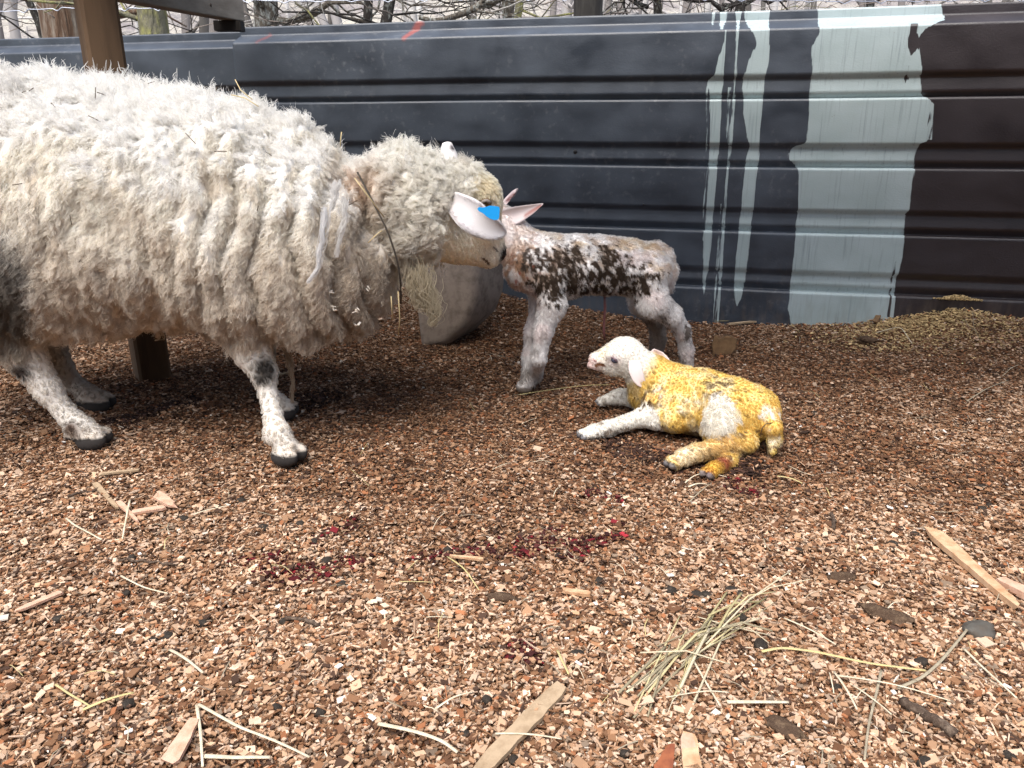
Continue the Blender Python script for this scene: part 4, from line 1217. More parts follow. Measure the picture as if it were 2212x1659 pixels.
# ================================================================ THE LAMBS
def build_standing_lamb():
    rg = np.random.default_rng(23)
    Q3 = lambda x, y, Y: U(*z3(x, y), Y)
    base = Q3(900, 1400, 2.12); base[2] = 0
    root = thing('lamb', 'white lamb with a dark muddy flank standing with its head behind the ewe head', 'lamb', base)
    F = Field((-.16, 1.86, -.02), (.68, 2.46, .62), .0045)
    # trunk runs from the chest (near, left) back to the rump (farther, right)
    sp = [Q3(430, 720, 2.02), Q3(560, 700, 2.035), Q3(720, 700, 2.075), Q3(900, 705, 2.12), Q3(1060, 715, 2.155), Q3(1170, 725, 2.18), Q3(1215, 750, 2.19)]
    F.chain(sp, [.058, .072, .074, .073, .070, .066, .048], .03)
    F.ell(Q3(620, 760, 2.045), (.085, .055, .062), k=.03)
    # neck, head turned away to the left
    hd = Q3(215, 420, 2.10)
    F.chain([Q3(500, 690, 2.03), Q3(400, 600, 2.05), Q3(310, 500, 2.075), Q3(250, 440, 2.095)], [.064, .052, .044, .041], .025)
    F.ell(hd, (.045, .045, .043), k=.02)
    F.chain([hd, hd + np.array((-.05, .055, -.02)), hd + np.array((-.085, .095, -.045))], [.046, .036, .024], .02)
    hoofs = []
    def leg(pts, rad, k=.015):
        F.chain(pts, rad, k)
        e = np.asarray(pts[-1])
        for s_ in (-1, 1):
            c = np.array((e[0] - .010, e[1] + s_ * .010, .014))
            F.ell(c, (.024, .0115, .016), k=.004)
            hoofs.append(c)
    f1 = G(*z3(470, 1462), .0)
    f2 = G(*z3(430, 1400), .0); f2[1] = 2.06; f2 = np.array((f2[0], 2.06, 0))
    leg([Q3(560, 800, 1.985), Q3(590, 950, 1.98), Q3(530, 1120, 1.975), Q3(505, 1280, 1.97), Q3(480, 1390, f1[1]), np.array((f1[0], f1[1], .028))], [.038, .033, .0225, .017, .018, .018])
    leg([Q3(520, 850, 2.08), Q3(540, 960, 2.08), Q3(480, 1120, 2.075), Q3(455, 1270, 2.07), np.array((Q3(440, 1390, 2.06)[0], 2.06, .026))], [.038, .033, .024, .019, .0185])
    h1 = np.array((Q3(1425, 1365, 2.22)[0], 2.22, .02))
    leg([Q3(1180, 790, 2.13), Q3(1215, 930, 2.125), Q3(1330, 1010, 2.15), Q3(1400, 1110, 2.185), Q3(1425, 1230, 2.21), h1], [.054, .043, .027, .0195, .017, .018])
    h2 = np.array((Q3(1225, 1330, 2.30)[0], 2.30, .02))
    leg([Q3(1130, 800, 2.24), Q3(1150, 930, 2.25), Q3(1240, 1040, 2.27), Q3(1250, 1160, 2.29), h2], [.046, .038, .026, .020, .019])
    # tail
    F.chain([Q3(1240, 600, 2.19), Q3(1300, 640, 2.20), Q3(1325, 740, 2.205), Q3(1318, 850, 2.205)], [.024, .019, .017, .012], .012)
    V, Q = F.mesh(1)
    N = vnormals(V, Q)
    V = V + N * ((fbm(V * 30, 91, 2) - .5) * .010 + (fbm(V * 75, 92, 2) - .5) * .006)[:, None] * sstep(.22, .28, V[:, 2])[:, None]
    N = vnormals(V, Q)
    mudc = [(Q3(560, 700, 1.95), .075), (Q3(700, 760, 1.98), .085), (Q3(850, 790, 2.02), .085), (Q3(980, 760, 2.06), .075), (Q3(620, 850, 1.95), .06), (Q3(1150, 790, 2.10), .055), (Q3(1060, 850, 2.08), .05), (Q3(500, 860, 1.94), .04), (Q3(740, 650, 1.98), .05), (Q3(930, 680, 2.04), .05)]
    def colour(P_, N_):
        n1 = fbm(P_ * 38, 93, 3); n2 = fbm(P_ * (95, 95, 70), 94, 2); n3 = fbm(P_ * 16, 95, 2)
        c = np.tile(np.array((.80, .78, .77)), (len(P_), 1))
        up = sstep(.25, .36, P_[:, 2])
        c = blend(c, (.58, .45, .34), up * sstep(.42, .62, n1) * .65)
        c = blend(c, (.78, .62, .60), sstep(.55, .75, n3) * .3)
        c = blend(c, (.62, .46, .24), sstep(.5, .8, N_[:, 2]) * sstep(.45, .6, n3) * .5)
        ch = np.clip(near(P_, Q3(390, 720, 1.96), .07) * 1.3, 0, 1)
        c = blend(c, (.42, .22, .10), ch * sstep(.42, .58, n1) * .75)
        c = blend(c, (.36, .07, .03), ch * sstep(.66, .72, n2) * .8)
        m_ = np.zeros(len(P_))
        for q_, r_ in mudc: m_ = np.maximum(m_, near(P_, q_, r_))
        n4 = fbm(P_ * (150, 150, 110), 97, 2)
        m_ = m_ * .86 + ((n1 - .5) * 1.3 + (n2 - .5) * 1.1 + (n4 - .5) * 2.2) * (.34 + .66 * np.clip(m_ * 1.6, 0, 1))
        c = blend(c, (.075, .054, .040), sstep(.50, .64, m_))
        c = blend(c, (.12, .075, .045), sstep(.48, .6, m_) * (1 - sstep(.56, .72, m_)) * .7)
        ln = 1 - sstep(.19, .24, P_[:, 2])
        st = sstep(.56, .68, fbm(P_ * (70, 70, 20), 96, 2))
        rear = sstep(.35, .42, P_[:, 0])
        c = blend(c, (.15, .12, .10), ln * st * (.40 + .45 * rear))
        c = blend(c, (.30, .25, .21), ln * rear * sstep(2.2, 2.26, P_[:, 1]) * .8)
        c = blend(c, (.30, .25, .20), ln * sstep(.10, .04, P_[:, 2]) * .35)
        c = blend(c, (.10, .08, .07), sstep(Q3(1280, 700, 2.2)[0], Q3(1320, 700, 2.2)[0], P_[:, 0]) * sstep(.30, .24, P_[:, 2]) * sstep(.22, .27, P_[:, 2]) * .6)
        nk = near(P_, Q3(290, 450, 2.04), .075)
        c = blend(c, (.82, .75, .73), nk * .8)
        hh = np.zeros(len(P_))
        for h_ in hoofs: hh = np.maximum(hh, sstep(.035, .028, np.linalg.norm(P_ - h_, axis=1)) * (1 - sstep(.016, .022, P_[:, 2])))
        c = blend(c, (.16, .13, .11), hh)
        return np.clip(c, 0, .90)
    cols = colour(V, N)
    # ears: one seen from the back and up, one pointing right
    c1 = [Q3(255, 345, 2.11), Q3(300, 290, 2.125), Q3(345, 245, 2.14), Q3(375, 228, 2.15)]
    E1, F1, _ = leaf(c1, [.012, .016, .014, .003], [norm(np.array((.7, .1, .7)))] * 4, .005, .3)
    c2 = [Q3(290, 415, 2.06), Q3(380, 385, 2.045), Q3(460, 352, 2.035), Q3(532, 320, 2.03)]
    E2, F2, _ = leaf(c2, [.026, .022, .013, .002], [norm(np.array((.3, -.15, 1)))] * 4, .005, .3)
    ec1 = np.tile(np.array((.68, .57, .56)), (len(E1), 1))
    l1 = segdist(E1[:, [0, 2]], np.array([Q3(310, 300, 2.13)[[0, 2]], Q3(355, 255, 2.145)[[0, 2]]]))
    ec1 = blend(ec1, (.20, .09, .09), sstep(.007, .002, l1))
    ec2 = np.tile(np.array((.70, .62, .62)), (len(E2), 1))
    ec2 = blend(ec2, (.42, .22, .20), sstep(.006, .002, segdist(E2[:, [0, 2]], np.array([Q3(425, 390, 2.04)[[0, 2]], Q3(515, 335, 2.03)[[0, 2]]]))))
    nb = len(V)
    add('body', np.concatenate([V, E1, E2]), np.concatenate([Q, F1 + nb, F2 + nb + len(E1)]), hide, root, cols=np.concatenate([cols, ec1, ec2]))
    wgt = 1 - .55 * (V[:, 1] > 2.2) * (V[:, 0] < .35)
    wgt = wgt * (V[:, 2] > .022) + 1e-9
    HP, HN, hi = sample(V, Q, N, 62000, wgt, rg)
    hc = colour(HP, HN) * np.exp(rg.normal(0, .10, len(HP)))[:, None]
    legm = 1 - sstep(.20, .27, HP[:, 2])
    d = np.array((.35, .1, -.8)) + rg.normal(0, .35, HP.shape) * (1 - .5 * legm)[:, None]
    d = norm(d - HN * (d * HN).sum(1, keepdims=True))
    L = np.where(legm > .5, .0095, .0105) * rg.uniform(.6, 1.3, len(HP))
    strands('coat', root, HP, HN, np.clip(hc, 0, .85), L, d, 5, .00048, curl=.0022, clump=(12000, .6), rg=rg, wave=.011)
    for EV, EF in ((E1, F1), (E2, F2)):
        en = vnormals(EV, EF)
        XP, XN, _i = sample(EV, EF, en, 900, np.ones(len(EV)), rg)
        strands('ear_hair', root, XP, XN, np.tile((.78, .70, .69), (len(XP), 1)), .004, norm(np.array((.6, 0, .4)) + rg.normal(0, .2, XP.shape)), 3, .00035, rg=rg)
    # the drying navel cord under the belly
    cp = [Q3(915, 870, 2.10), Q3(920, 960, 2.10), Q3(915, 1040, 2.10), Q3(912, 1110, 2.10), Q3(918, 1165, 2.10)]
    MB().tube(cp, [.0028, .004, .003, .0035, .002], 8, .6).build('navel_cord', mat('drying_cord', (.13, .05, .05), .4, .5), root)
build_standing_lamb()

def build_lying_lamb():
    rg = np.random.default_rng(29)
    Z = lambda x, y, Y: U(*z4(x, y), Y)
    g = lambda x, y, z: G(*z4(x, y), z)
    chest = g(900, 640, .080); rump = g(1640, 830, .075)
    base = (chest + rump) / 2; base[2] = 0
    root = thing('lamb', 'yellow stained newborn lamb with a white head lying on the wood chips', 'lamb', base)
    F = Field((-.02, 1.40, -.03), (.74, 2.14, .36), .004)
    L_ = lambda t: chest * (1 - t) + rump * t
    F.chain([L_(-.05), L_(.2), L_(.5), L_(.75), L_(1.0)], [.062, .070, .072, .068, .060], .03)
    F.ell(L_(.35) + np.array((0, -.01, -.02)), (.11, .075, .055), k=.03)
    F.ell(L_(1.02) + np.array((.005, .0, .0)), (.066, .056, .064), k=.03)
    # neck and head
    YH = 1.835
    skull = Z(575, 320, YH)
    F.chain([L_(-.02) + np.array((0, 0, .01)), Z(800, 510, YH), Z(690, 410, YH)], [.064, .050, .043], .025)
    F.ell(skull, (.049, .041, .044), (norm((1, 0, .05)), (0, 1, 0), norm((-.05, 0, 1))), k=.015)
    F.chain([skull + np.array((-.012, 0, -.004)), Z(430, 355, YH), Z(345, 375, YH)], [.037, .027, .0205], .014)
    F.ell(Z(325, 412, YH), (.022, .017, .009), k=.006)           # chin
    F.ell(Z(308, 352, YH), (.012, .015, .013), k=.008)           # nose pad
    F.chain([Z(600, 400, YH), Z(470, 420, YH), Z(350, 412, YH)], [.036, .024, .012], .012)   # jaw
    F.ell(Z(470, 325, YH - .03), (.017, .010, .012), k=.010)     # brow
    hoofs = []
    def foot(c, d, n=1.0):
        d = norm(np.asarray(d)); sd = norm(np.cross(d, (0, 0, 1)))
        for s_ in (-1, 1):
            q = np.asarray(c) + sd * .009 * s_
            F.ell(q, (.021 * n, .0105 * n, .0125 * n), (d, sd, np.cross(sd, d)), k=.004)
            hoofs.append(q + d * .015 * n + np.array((0, 0, -.003)))
    # near fore leg stretched to the left, far fore leg folded, hind leg forward, second hind foot
    a0, a1, a2, a3, a4 = g(1010, 880, .05), g(860, 880, .036), g(720, 870, .032), g(430, 965, .022), g(300, 1000, .019)
    F.chain([L_(.12) + np.array((.02, -.03, -.02)), a0, a1, a2, a3, a4], [.042, .031, .0245, .0205, .017, .0185], .014)
    foot(g(238, 1020, .014), a4 - a3)
    b0, b1, b2 = g(680, 690, .036), g(520, 690, .028), g(400, 725, .018)
    F.chain([L_(-.05) + np.array((-.03, .02, -.02)), b0, b1, b2], [.040, .027, .018, .014], .014)
    foot(g(368, 733, .011), b2 - b1, .75)
    c0, c1, c2, c3, c4 = g(1440, 830, .075), g(1420, 960, .055), g(1590, 1090, .028), g(1200, 1180, .022), g(1080, 1225, .020)
    F.chain([L_(.85), c0, c1], [.065, .056, .042], .02)
    F.chain([c1, g(1500, 1040, .035), c2], [.042, .034, .026], .014)
    F.chain([c2, c3, c4], [.024, .0185, .020], .012)
    foot(g(1000, 1265, .014), c4 - c3)
    d0, d1, d2 = g(1600, 1180, -.012), g(1480, 1262, .004), g(1345, 1325, .014)
    F.chain([g(1620, 1060, .03), d0, d1, d2], [.024, .016, .0155, .016], .012)
    foot(g(1300, 1360, .008), d2 - d1, .85)
    # tail hanging over the rump end
    F.chain([L_(1.22) + np.array((.0, -.005, .01)), g(1870, 960, .065), g(1880, 1060, .035), g(1855, 1165, .014)], [.021, .017, .015, .009], .012)
    F.ell(g(1640, 1090, .03), (.026, .022, .02), k=.01)
    V, Q = F.mesh(1)
    N = vnormals(V, Q)
    bodyw = near(V, L_(.45), .2) * sstep(.012, .03, V[:, 2])
    wr = np.abs(fbm(V * (22, 22, 14), 101, 2) - .5) * 2
    V = V + N * (bodyw * ((wr - .4) * .010 + (fbm(V * 85, 102, 2) - .5) * .009))[:, None]
    N = vnormals(V, Q)
    ax = norm(rump - chest)
    def colour(P_, N_):
        n1 = fbm(P_ * 30, 103, 3); n2 = fbm(P_ * 90, 104, 2); n3 = fbm(P_ * 12, 105, 2)
        t = ((P_ - chest) @ ax) / np.linalg.norm(rump - chest)
        c = np.tile(np.array((.78, .755, .70)), (len(P_), 1))
        neckd = np.linalg.norm(P_ - Z(690, 400, YH), axis=1)
        yl = sstep(-.42, -.30, t + (n1 - .5) * .16) * sstep(.06, .085, np.linalg.norm(P_ - skull, axis=1) + (n1 - .5) * .02)
        legw = np.zeros(len(P_))
        for ln in ([a1, a2, a3, a4, g(238, 1020, .014)], [b0, b1, b2, g(345, 735, .013)]):
            for q0, q1 in zip(ln[:-1], ln[1:]):
                ab = q1 - q0; tt = np.clip(((P_ - q0) @ ab) / (ab @ ab), 0, 1)
                legw = np.maximum(legw, sstep(.046, .034, np.linalg.norm(P_ - q0 - tt[:, None] * ab, axis=1)))
        yl = yl * (1 - legw)
        yc = np.tile(np.array((.72, .53, .17)), (len(P_), 1))
        yc = blend(yc, (.74, .62, .36), sstep(.42, .62, n1) * .85)
        yc = blend(yc, (.68, .42, .09), sstep(.55, .75, n3) * .45)
        yc = blend(yc, (.20, .13, .07), sstep(.62, .70, n2) * .35 + 0)
        c = c * (1 - yl[:, None]) + yc * yl[:, None]
        th = np.clip(near(P_, Z(1440, 860, 1.62), .048) * 1.2 + near(P_, Z(1360, 930, 1.62), .048) * 1.0 + (n1 - .5) * 1.7 + (n3 - .5) * .9 + (n2 - .5) * .8, 0, 1)
        c = blend(c, (.80, .77, .70), sstep(.22, .72, th))
        c = blend(c, (.72, .38, .34), near(P_, g(1400, 960, .09), .018) * .9)
        hl = np.zeros(len(P_))
        for q0, q1 in ((c2, c3), (c3, c4)):
            ab = q1 - q0; tt = np.clip(((P_ - q0) @ ab) / (ab @ ab), 0, 1)
            hl = np.maximum(hl, sstep(.036, .028, np.linalg.norm(P_ - q0 - tt[:, None] * ab, axis=1)))
        c = blend(c, (.72, .52, .22), hl * (.35 + .65 * sstep(.4, .6, n1)))
        c = blend(c, (.78, .72, .60), hl * near(P_, c4, .05) * .8)
        sd = np.clip(near(P_, g(1400, 545, .155), .038) * 1.3, 0, 1) * yl
        c = blend(c, (.13, .085, .05), sd * sstep(.46, .60, n2) * .85)
        sp_ = np.clip(near(P_, g(860, 480, .17), .03) + near(P_, g(1100, 510, .17), .012) + near(P_, g(1690, 690, .15), .012) + near(P_, g(1130, 900, .03), .02) + near(P_, g(760, 720, .08), .03), 0, 1)
        c = blend(c, (.10, .05, .02), np.clip(sp_ * 1.3, 0, 1) * sstep(.52, .58, n2) * .9)
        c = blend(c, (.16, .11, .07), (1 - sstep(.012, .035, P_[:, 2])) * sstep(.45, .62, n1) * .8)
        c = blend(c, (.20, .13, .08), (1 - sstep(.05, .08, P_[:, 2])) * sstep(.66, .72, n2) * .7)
        # face
        c = blend(c, (.74, .52, .50), np.clip(near(P_, Z(300, 400, YH), .022) * 1.2, 0, 1) * .75)
        c = blend(c, (.70, .60, .38), near(P_, Z(390, 300, YH - .01), .02) * .5)
        c = blend(c, (.70, .58, .60), near(P_, Z(480, 375, YH - .035), .016) * .7)
        ml = np.array([Z(a, b, YH)[[0, 2]] for a, b in ((318, 400), (345, 385), (378, 392))])
        c = blend(c, (.22, .10, .05), sstep(.0065, .003, segdist(P_[:, [0, 2]], ml)) * (P_[:, 1] < YH))
        nl_ = np.array([Z(a, b, YH)[[0, 2]] for a, b in ((298, 352), (312, 362))])
        c = blend(c, (.42, .24, .22), sstep(.0036, .0016, segdist(P_[:, [0, 2]], nl_)) * (P_[:, 1] < YH))
        foot2 = near(P_, g(1330, 1320, .02), .04)
        c = blend(c, (.60, .36, .04), foot2 * .8); c = blend(c, (.32, .05, .03), np.clip(near(P_, g(1440, 1260, .02), .025) + near(P_, g(1290, 1340, .02), .014), 0, 1) * .85)
        hh = np.zeros(len(P_))
        for h_ in hoofs: hh = np.maximum(hh, sstep(.0125, .009, np.linalg.norm(P_ - h_, axis=1)))
        c = blend(c, (.13, .13, .15), hh * .85)
        return np.clip(c, 0, .90)
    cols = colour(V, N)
    Ye = YH - .040
    e1 = [Z(655, 375, Ye), Z(660, 450, Ye - .008), Z(690, 530, Ye - .010), Z(725, 575, Ye - .008), Z(752, 606, Ye - .004)]
    E1, F1, _ = leaf(e1, [.013, .0165, .0145, .010, .002], [norm(np.array((1, .1, .25)))] * 5, .004, .22)
    e2 = [Z(800, 300, YH + .035), Z(860, 340, YH + .04), Z(920, 395, YH + .035), Z(966, 462, YH + .03)]
    E2, F2, _ = leaf(e2, [.012, .017, .016, .003], [norm(np.array((.7, .1, .75)))] * 4, .004, .2)
    ec1 = np.tile(np.array((.80, .71, .70)), (len(E1), 1)); ec2 = np.tile(np.array((.76, .62, .61)), (len(E2), 1))
    ec1 = blend(ec1, (.72, .55, .53), sstep(.004, .0, E1[:, 0] - Z(700, 550, Ye)[0]) * sstep(.62, .55, fbm(E1 * 40, 6, 2)) * .4)
    nb = len(V)
    add('body', np.concatenate([V, E1, E2]), np.concatenate([Q, F1 + nb, F2 + nb + len(E1)]), hide, root, cols=np.concatenate([cols, ec1, ec2]))
    hd = np.min([np.linalg.norm(V - h_, axis=1) for h_ in hoofs], 0)
    wgt = (np.linalg.norm(V - Z(485, 376, YH - .036), axis=1) > .0115) * (V[:, 2] > .004) * (hd > .009) * (1 - .5 * (N[:, 1] > .6)) + 1e-9
    HP, HN, hi = sample(V, Q, N, 60000, wgt, rg)
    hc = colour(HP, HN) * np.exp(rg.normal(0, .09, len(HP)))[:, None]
    hx = near(HP, skull, .075)
    d = ax * .5 + np.array((0, 0, -.7)) + rg.normal(0, .3, HP.shape)
    d = norm(d - HN * (d * HN).sum(1, keepdims=True))
    legx = 1 - sstep(.030, .06, HP[:, 2])
    thigh = np.clip(near(HP, Z(1380, 920, 1.62), .06), 0, 1)
    beard = np.clip(near(HP, g(680, 620, .08), .05), 0, 1)
    L = (.0040 + .0018 * legx - .0004 * hx + .012 * thigh + .012 * beard) * rg.uniform(.6, 1.3, len(HP))
    strands('coat', root, HP, HN, np.clip(hc, 0, .92), L, d, 5, .00046, curl=.0010, clump=(5000, .60), rg=rg, wave=.010)
    for EV, EF in ((E1, F1), (E2, F2)):
        en = vnormals(EV, EF)
        XP, XN, _i = sample(EV, EF, en, 1100, np.ones(len(EV)), rg)
        strands('ear_hair', root, XP, XN, np.tile((.82, .76, .74), (len(XP), 1)), .0035, norm(np.array((.3, 0, -.8)) + rg.normal(0, .2, XP.shape)), 3, .0003, rg=rg)
    # eye: dark, almond shaped, with a pale rim
    e = Z(485, 376, YH - .0385)
    axe = (norm((1, 0, -.45)), (0, 1, 0), norm((.45, 0, 1)))
    eo = MB().ball(e, (.0088, .006, .0062), axe, nu=16, nv=10).build('eye', mat('lamb_eye', (.035, .035, .06), .12, .6), root)
    MB().ball(e + np.array((.0005, -.0052, 0)), (.0045, .0015, .0032), axe, nu=12).build('pupil', bpy.data.materials['pupil'], eo)
    MB().tube([Z(455, 350, YH - .0400), Z(470, 350, YH - .0430), Z(492, 366, YH - .0440), Z(514, 392, YH - .042)], [.0015, .0022, .0022, .0012], 6).build('eyelid', mat('dark_eyelid', (.20, .13, .15), .6), root)
    st_ = MB().tube([Z(1760, 1010, 1.60), Z(1775, 960, 1.60), Z(1810, 925, 1.60), Z(1875, 915, 1.61)], .0013, 5)
    st_.build('stuck_stalk', mat('brown_stalk', (.12, .08, .04), .7), root)
build_lying_lamb()

# ================================================================ SMALL THINGS LYING ABOUT
def q3(x, y): return ((2532 + x * .678) / 1.8228, (1900 + y * .678) / 1.8228)
def q2(x, y): return ((1300 + x * .678) / 1.8228, (1900 + y * .678) / 1.8228)
def q1(x, y): return (x * .678 / 1.8228, (1900 + y * .678) / 1.8228)
def on(px, py, up=.010):
    p = G(px, py, .008)
    p[2] = float(gz(p[0], p[1])) + .012 + up
    return p
raw = mat('split_wood', (.62, .42, .26), .8, .2, noise=(40, (.36, .17, .075), .40, .75, (1, 1, 1)), bump=(120, .4, .002, (1, 1, 1)))
rawp = mat('pinkish_split_wood', (.62, .40, .29), .8, .2, noise=(50, (.40, .22, .13), .42, .75, (1, 1, 1)), bump=(120, .4, .002, (1, 1, 1)))
greyw = mat('grey_split_wood', (.42, .31, .20), .85, .2, noise=(50, (.25, .17, .10), .42, .75, (1, 1, 1)), bump=(120, .4, .002, (1, 1, 1)))
brownw = mat('brown_block_wood', (.20, .12, .062), .9, .2, noise=(40, (.10, .06, .032), .40, .75, (1, 1, 1)), bump=(90, .4, .003, (1, 1, 1)))
redw = mat('red_bark', (.30, .10, .045), .85, .2, noise=(60, (.16, .05, .03), .42, .75, (1, 1, 1)))
def splinter(a, b, w0, w1, th, m, label, cat='wood splinter', name='wood_splinter', up=.006, seed=0):
    r_ = np.random.default_rng(seed + 500)
    A, B = on(*a, up), on(*b, up)
    d = norm(B - A); s = norm(np.cross((0, 0, 1), d)); u = np.cross(d, s)
    n = 12; t = np.linspace(0, 1, n)
    V = []
    jag = r_.normal(0, .06, (n, 2))
    for i in range(n):
        c = A + (B - A) * t[i]
        wl = np.interp(t[i], [0, .06, .5, .94, 1], [w0 * .75, w0, (w0 + w1) / 2, w1, w1 * .55]) / 2
        for sx, sz in ((-1, -1), (1, -1), (1, 1), (-1, 1)):
            e = 1 + jag[i, 0 if sx < 0 else 1]
            off = 0
            if i in (0, n - 1): off = r_.normal(0, w0 * .25)
            V.append(c + s * wl * e * sx + u * th / 2 * sz + d * off)
    F = [(i * 4 + k, i * 4 + (k + 1) % 4, i * 4 + 4 + (k + 1) % 4, i * 4 + 4 + k) for i in range(n - 1) for k in range(4)] + [(3, 2, 1, 0), tuple((n - 1) * 4 + k for k in range(4))]
    o = add(name, V, F, m, origin=A * .5 + B * .5, smooth=False)
    return tag(o, label, cat)
splinter(q3(1690, 245), q3(2170, 690), .030, .014, .010, raw, 'long pale pointed wood splinter with a dark notch lying at the right edge', seed=1)
splinter(q3(2070, 525), q3(2330, 650), .020, .024, .012, rawp, 'short thick pinkish wood splinter cut by the right edge of the view', seed=2)
splinter(q2(1345, 1195), q2(860, 1690), .022, .022, .006, greyw, 'long flat strip of wood crossing the bottom middle of the bedding', seed=3)
splinter(q1(760, 175), q1(960, 140), .014, .018, .005, rawp, 'flat reddish wood strip left of centre among the straw', seed=4)
splinter(q1(690, 110), q1(800, 230), .012, .005, .004, rawp, 'slim brown splinter crossing a straw left of the reddish strip', seed=5)
splinter(q1(915, 75), q1(1000, 125), .024, .016, .005, rawp, 'broad pinkish wood flake at the right end of the reddish strip', seed=6)
splinter(q1(550, 0), q1(680, 140), .012, .007, .004, greyw, 'thin tapering splinter pointing down to the reddish strip at left', seed=7)
splinter(q1(365, 625), q1(100, 745), .012, .009, .004, rawp, 'pale rose splinter lying slantwise at the left edge', seed=8)
splinter(q1(1130, 1430), q1(980, 1660), .014, .022, .005, rawp, 'rose brown splinter at the bottom beside the long pale straws', seed=9)
splinter(q2(2085, 1470), q2(2105, 1680), .018, .022, .006, raw, 'short light wood slat standing toward the viewer at the bottom right of centre', seed=10)
splinter(q2(1985, 1530), q2(1930, 1680), .008, .022, .006, redw, 'red brown pointed bark piece beside the short light slat at the bottom', cat='bark piece', name='bark_piece', seed=11)
splinter(q2(1360, 600), q2(1510, 640), .010, .012, .005, raw, 'small orange tan splinter in the middle of the bedding', seed=12)
splinter(q2(690, 410), q2(890, 425), .004, .009, .004, raw, 'small honey coloured splinter beside the blood stained chips', seed=13)
splinter((560, 812), (640, 798), .008, .006, .004, greyw, 'narrow grey stick in the shadow right behind the near foreleg', seed=14)
splinter((218, 1024), (300, 1008), .010, .010, .004, greyw, 'flat brown strip right of the near hind hoof', seed=15)
splinter((1885, 728), (1900, 704), .018, .018, .006, brownw, 'upright brown wood flake stuck in the chips before the wall', up=.014, seed=16)
splinter((1575, 706), (1640, 702), .012, .012, .006, greyw, 'long tan splinter at the foot of the grey wall', seed=17)
splinter(q3(255, 1480), q3(285, 1660), .016, .020, .006, rawp, 'pinkish slat beside the red bark at the bottom edge', seed=18)
def block():
    c = on(1566, 757, .02)
    poly = [U(px, py, c[1]) for px, py in ((1540, 772), (1538, 745), (1545, 722), (1556, 732), (1568, 726), (1582, 727), (1592, 732), (1590, 752), (1578, 770))]
    v, f = prism(poly, (.012, .05, -.01))
    o = add('wood_block', v, f, brownw, origin=poly[0], smooth=False)
    be = o.modifiers.new('b', 'BEVEL'); be.width = .004; be.segments = 2
    tag(o, 'chunky brown wood block behind the back of the yellow lamb', 'wood block')
block()
# twig lying lower right
def stick(pts, r_, m, label, name='stick', cat='stick'):
    P_ = np.array([on(*p, .004) for p in pts])
    s0 = np.linspace(0, 1, len(P_)); t = np.linspace(0, 1, 14)
    P2 = np.stack([np.interp(t, s0, P_[:, k]) for k in range(3)], -1) + rng.normal(0, .0012, (14, 3))
    o = MB().tube(P2, r_ * rng.uniform(.8, 1.15, 14), 8).build(name, m, origin=P2[7])
    return tag(o, label, cat)
stick([q3(1510, 1265), q3(1620, 1340), q3(1720, 1400), q3(1805, 1470)], .0068, mat('dark_twig_bark', (.075, .05, .035), .95, noise=(120, (.20, .15, .11), .5, .7, (1, 1, 1)), bump=(200, 1, .003, (1, 1, 1))), 'knobbly dark brown stick lying lower right in the bedding')
stick([q3(1100, 130), q3(1115, 190), q3(1110, 230)], .0035, bpy.data.materials['dark_twig_bark'], 'small dark twig stub right of the yellow lamb tail')
stick([q1(400, 70), q1(480, 45), q1(570, 32)], .0030, bpy.data.materials['dark_twig_bark'], 'dark curved twig between the front and hind hooves of the ewe')
stick([q1(690, 440), q1(860, 440), q1(1010, 455)], .0022, bpy.data.materials['dark_twig_bark'], 'long thin purplish twig left of the blood stained chips')
stick([q1(1650, 750), q1(1760, 760), q1(1850, 810)], .0030, bpy.data.materials['dark_twig_bark'], 'dark bent twig below the blood stained chips')
# small grey stone by the long bent straw
so_ = MB().ball(on(*q3(1945, 830), .002), (.024, .018, .012), lump=.4, nu=18, nv=12).build('stone', mat('grey_stone', (.085, .078, .066), .7, .4, noise=(60, (.08, .065, .05), .45, .65, (1, 1, 1))), origin=on(*q3(1935, 830)))
tag(so_, 'dull grey stone partly covered by dirt at the lower right', 'stone')
# manure clods
dung = mat('dried_dung', (.075, .048, .032), .95, .1, noise=(120, (.16, .11, .07), .48, .7, (1, 1, 1)), bump=(160, 1, .004, (1, 1, 1)))
for k, (p, r_, lb) in enumerate([(q3(1400, 740), (.040, .015, .011), 'elongated dark brown dung clod right of centre'), (q3(1150, 530), (.022, .014, .009), 'small brown dung clod behind the elongated one'), (q2(1000, 640), (.024, .010, .008), 'crumbly dark dung clod in the middle of the bedding'),
                            ((1870, 742), (.035, .02, .016), 'grey fluffy clump of muck and hair before the wall'), (q3(830, 1370), (.028, .012, .008), 'damp dark dung clod below the straw heap')]):
    a = rng.uniform(-.8, .8) if k else -.75
    ax = ((math.cos(a), math.sin(a), 0), (-math.sin(a), math.cos(a), 0), (0, 0, 1))
    o = MB().ball(on(*p, .0), r_, ax, nu=26, nv=16, lump=.5, seed=k).build('dung_clod', dung, origin=on(*p))
    tag(o, lb, 'dung', 'dung clods on the bedding')
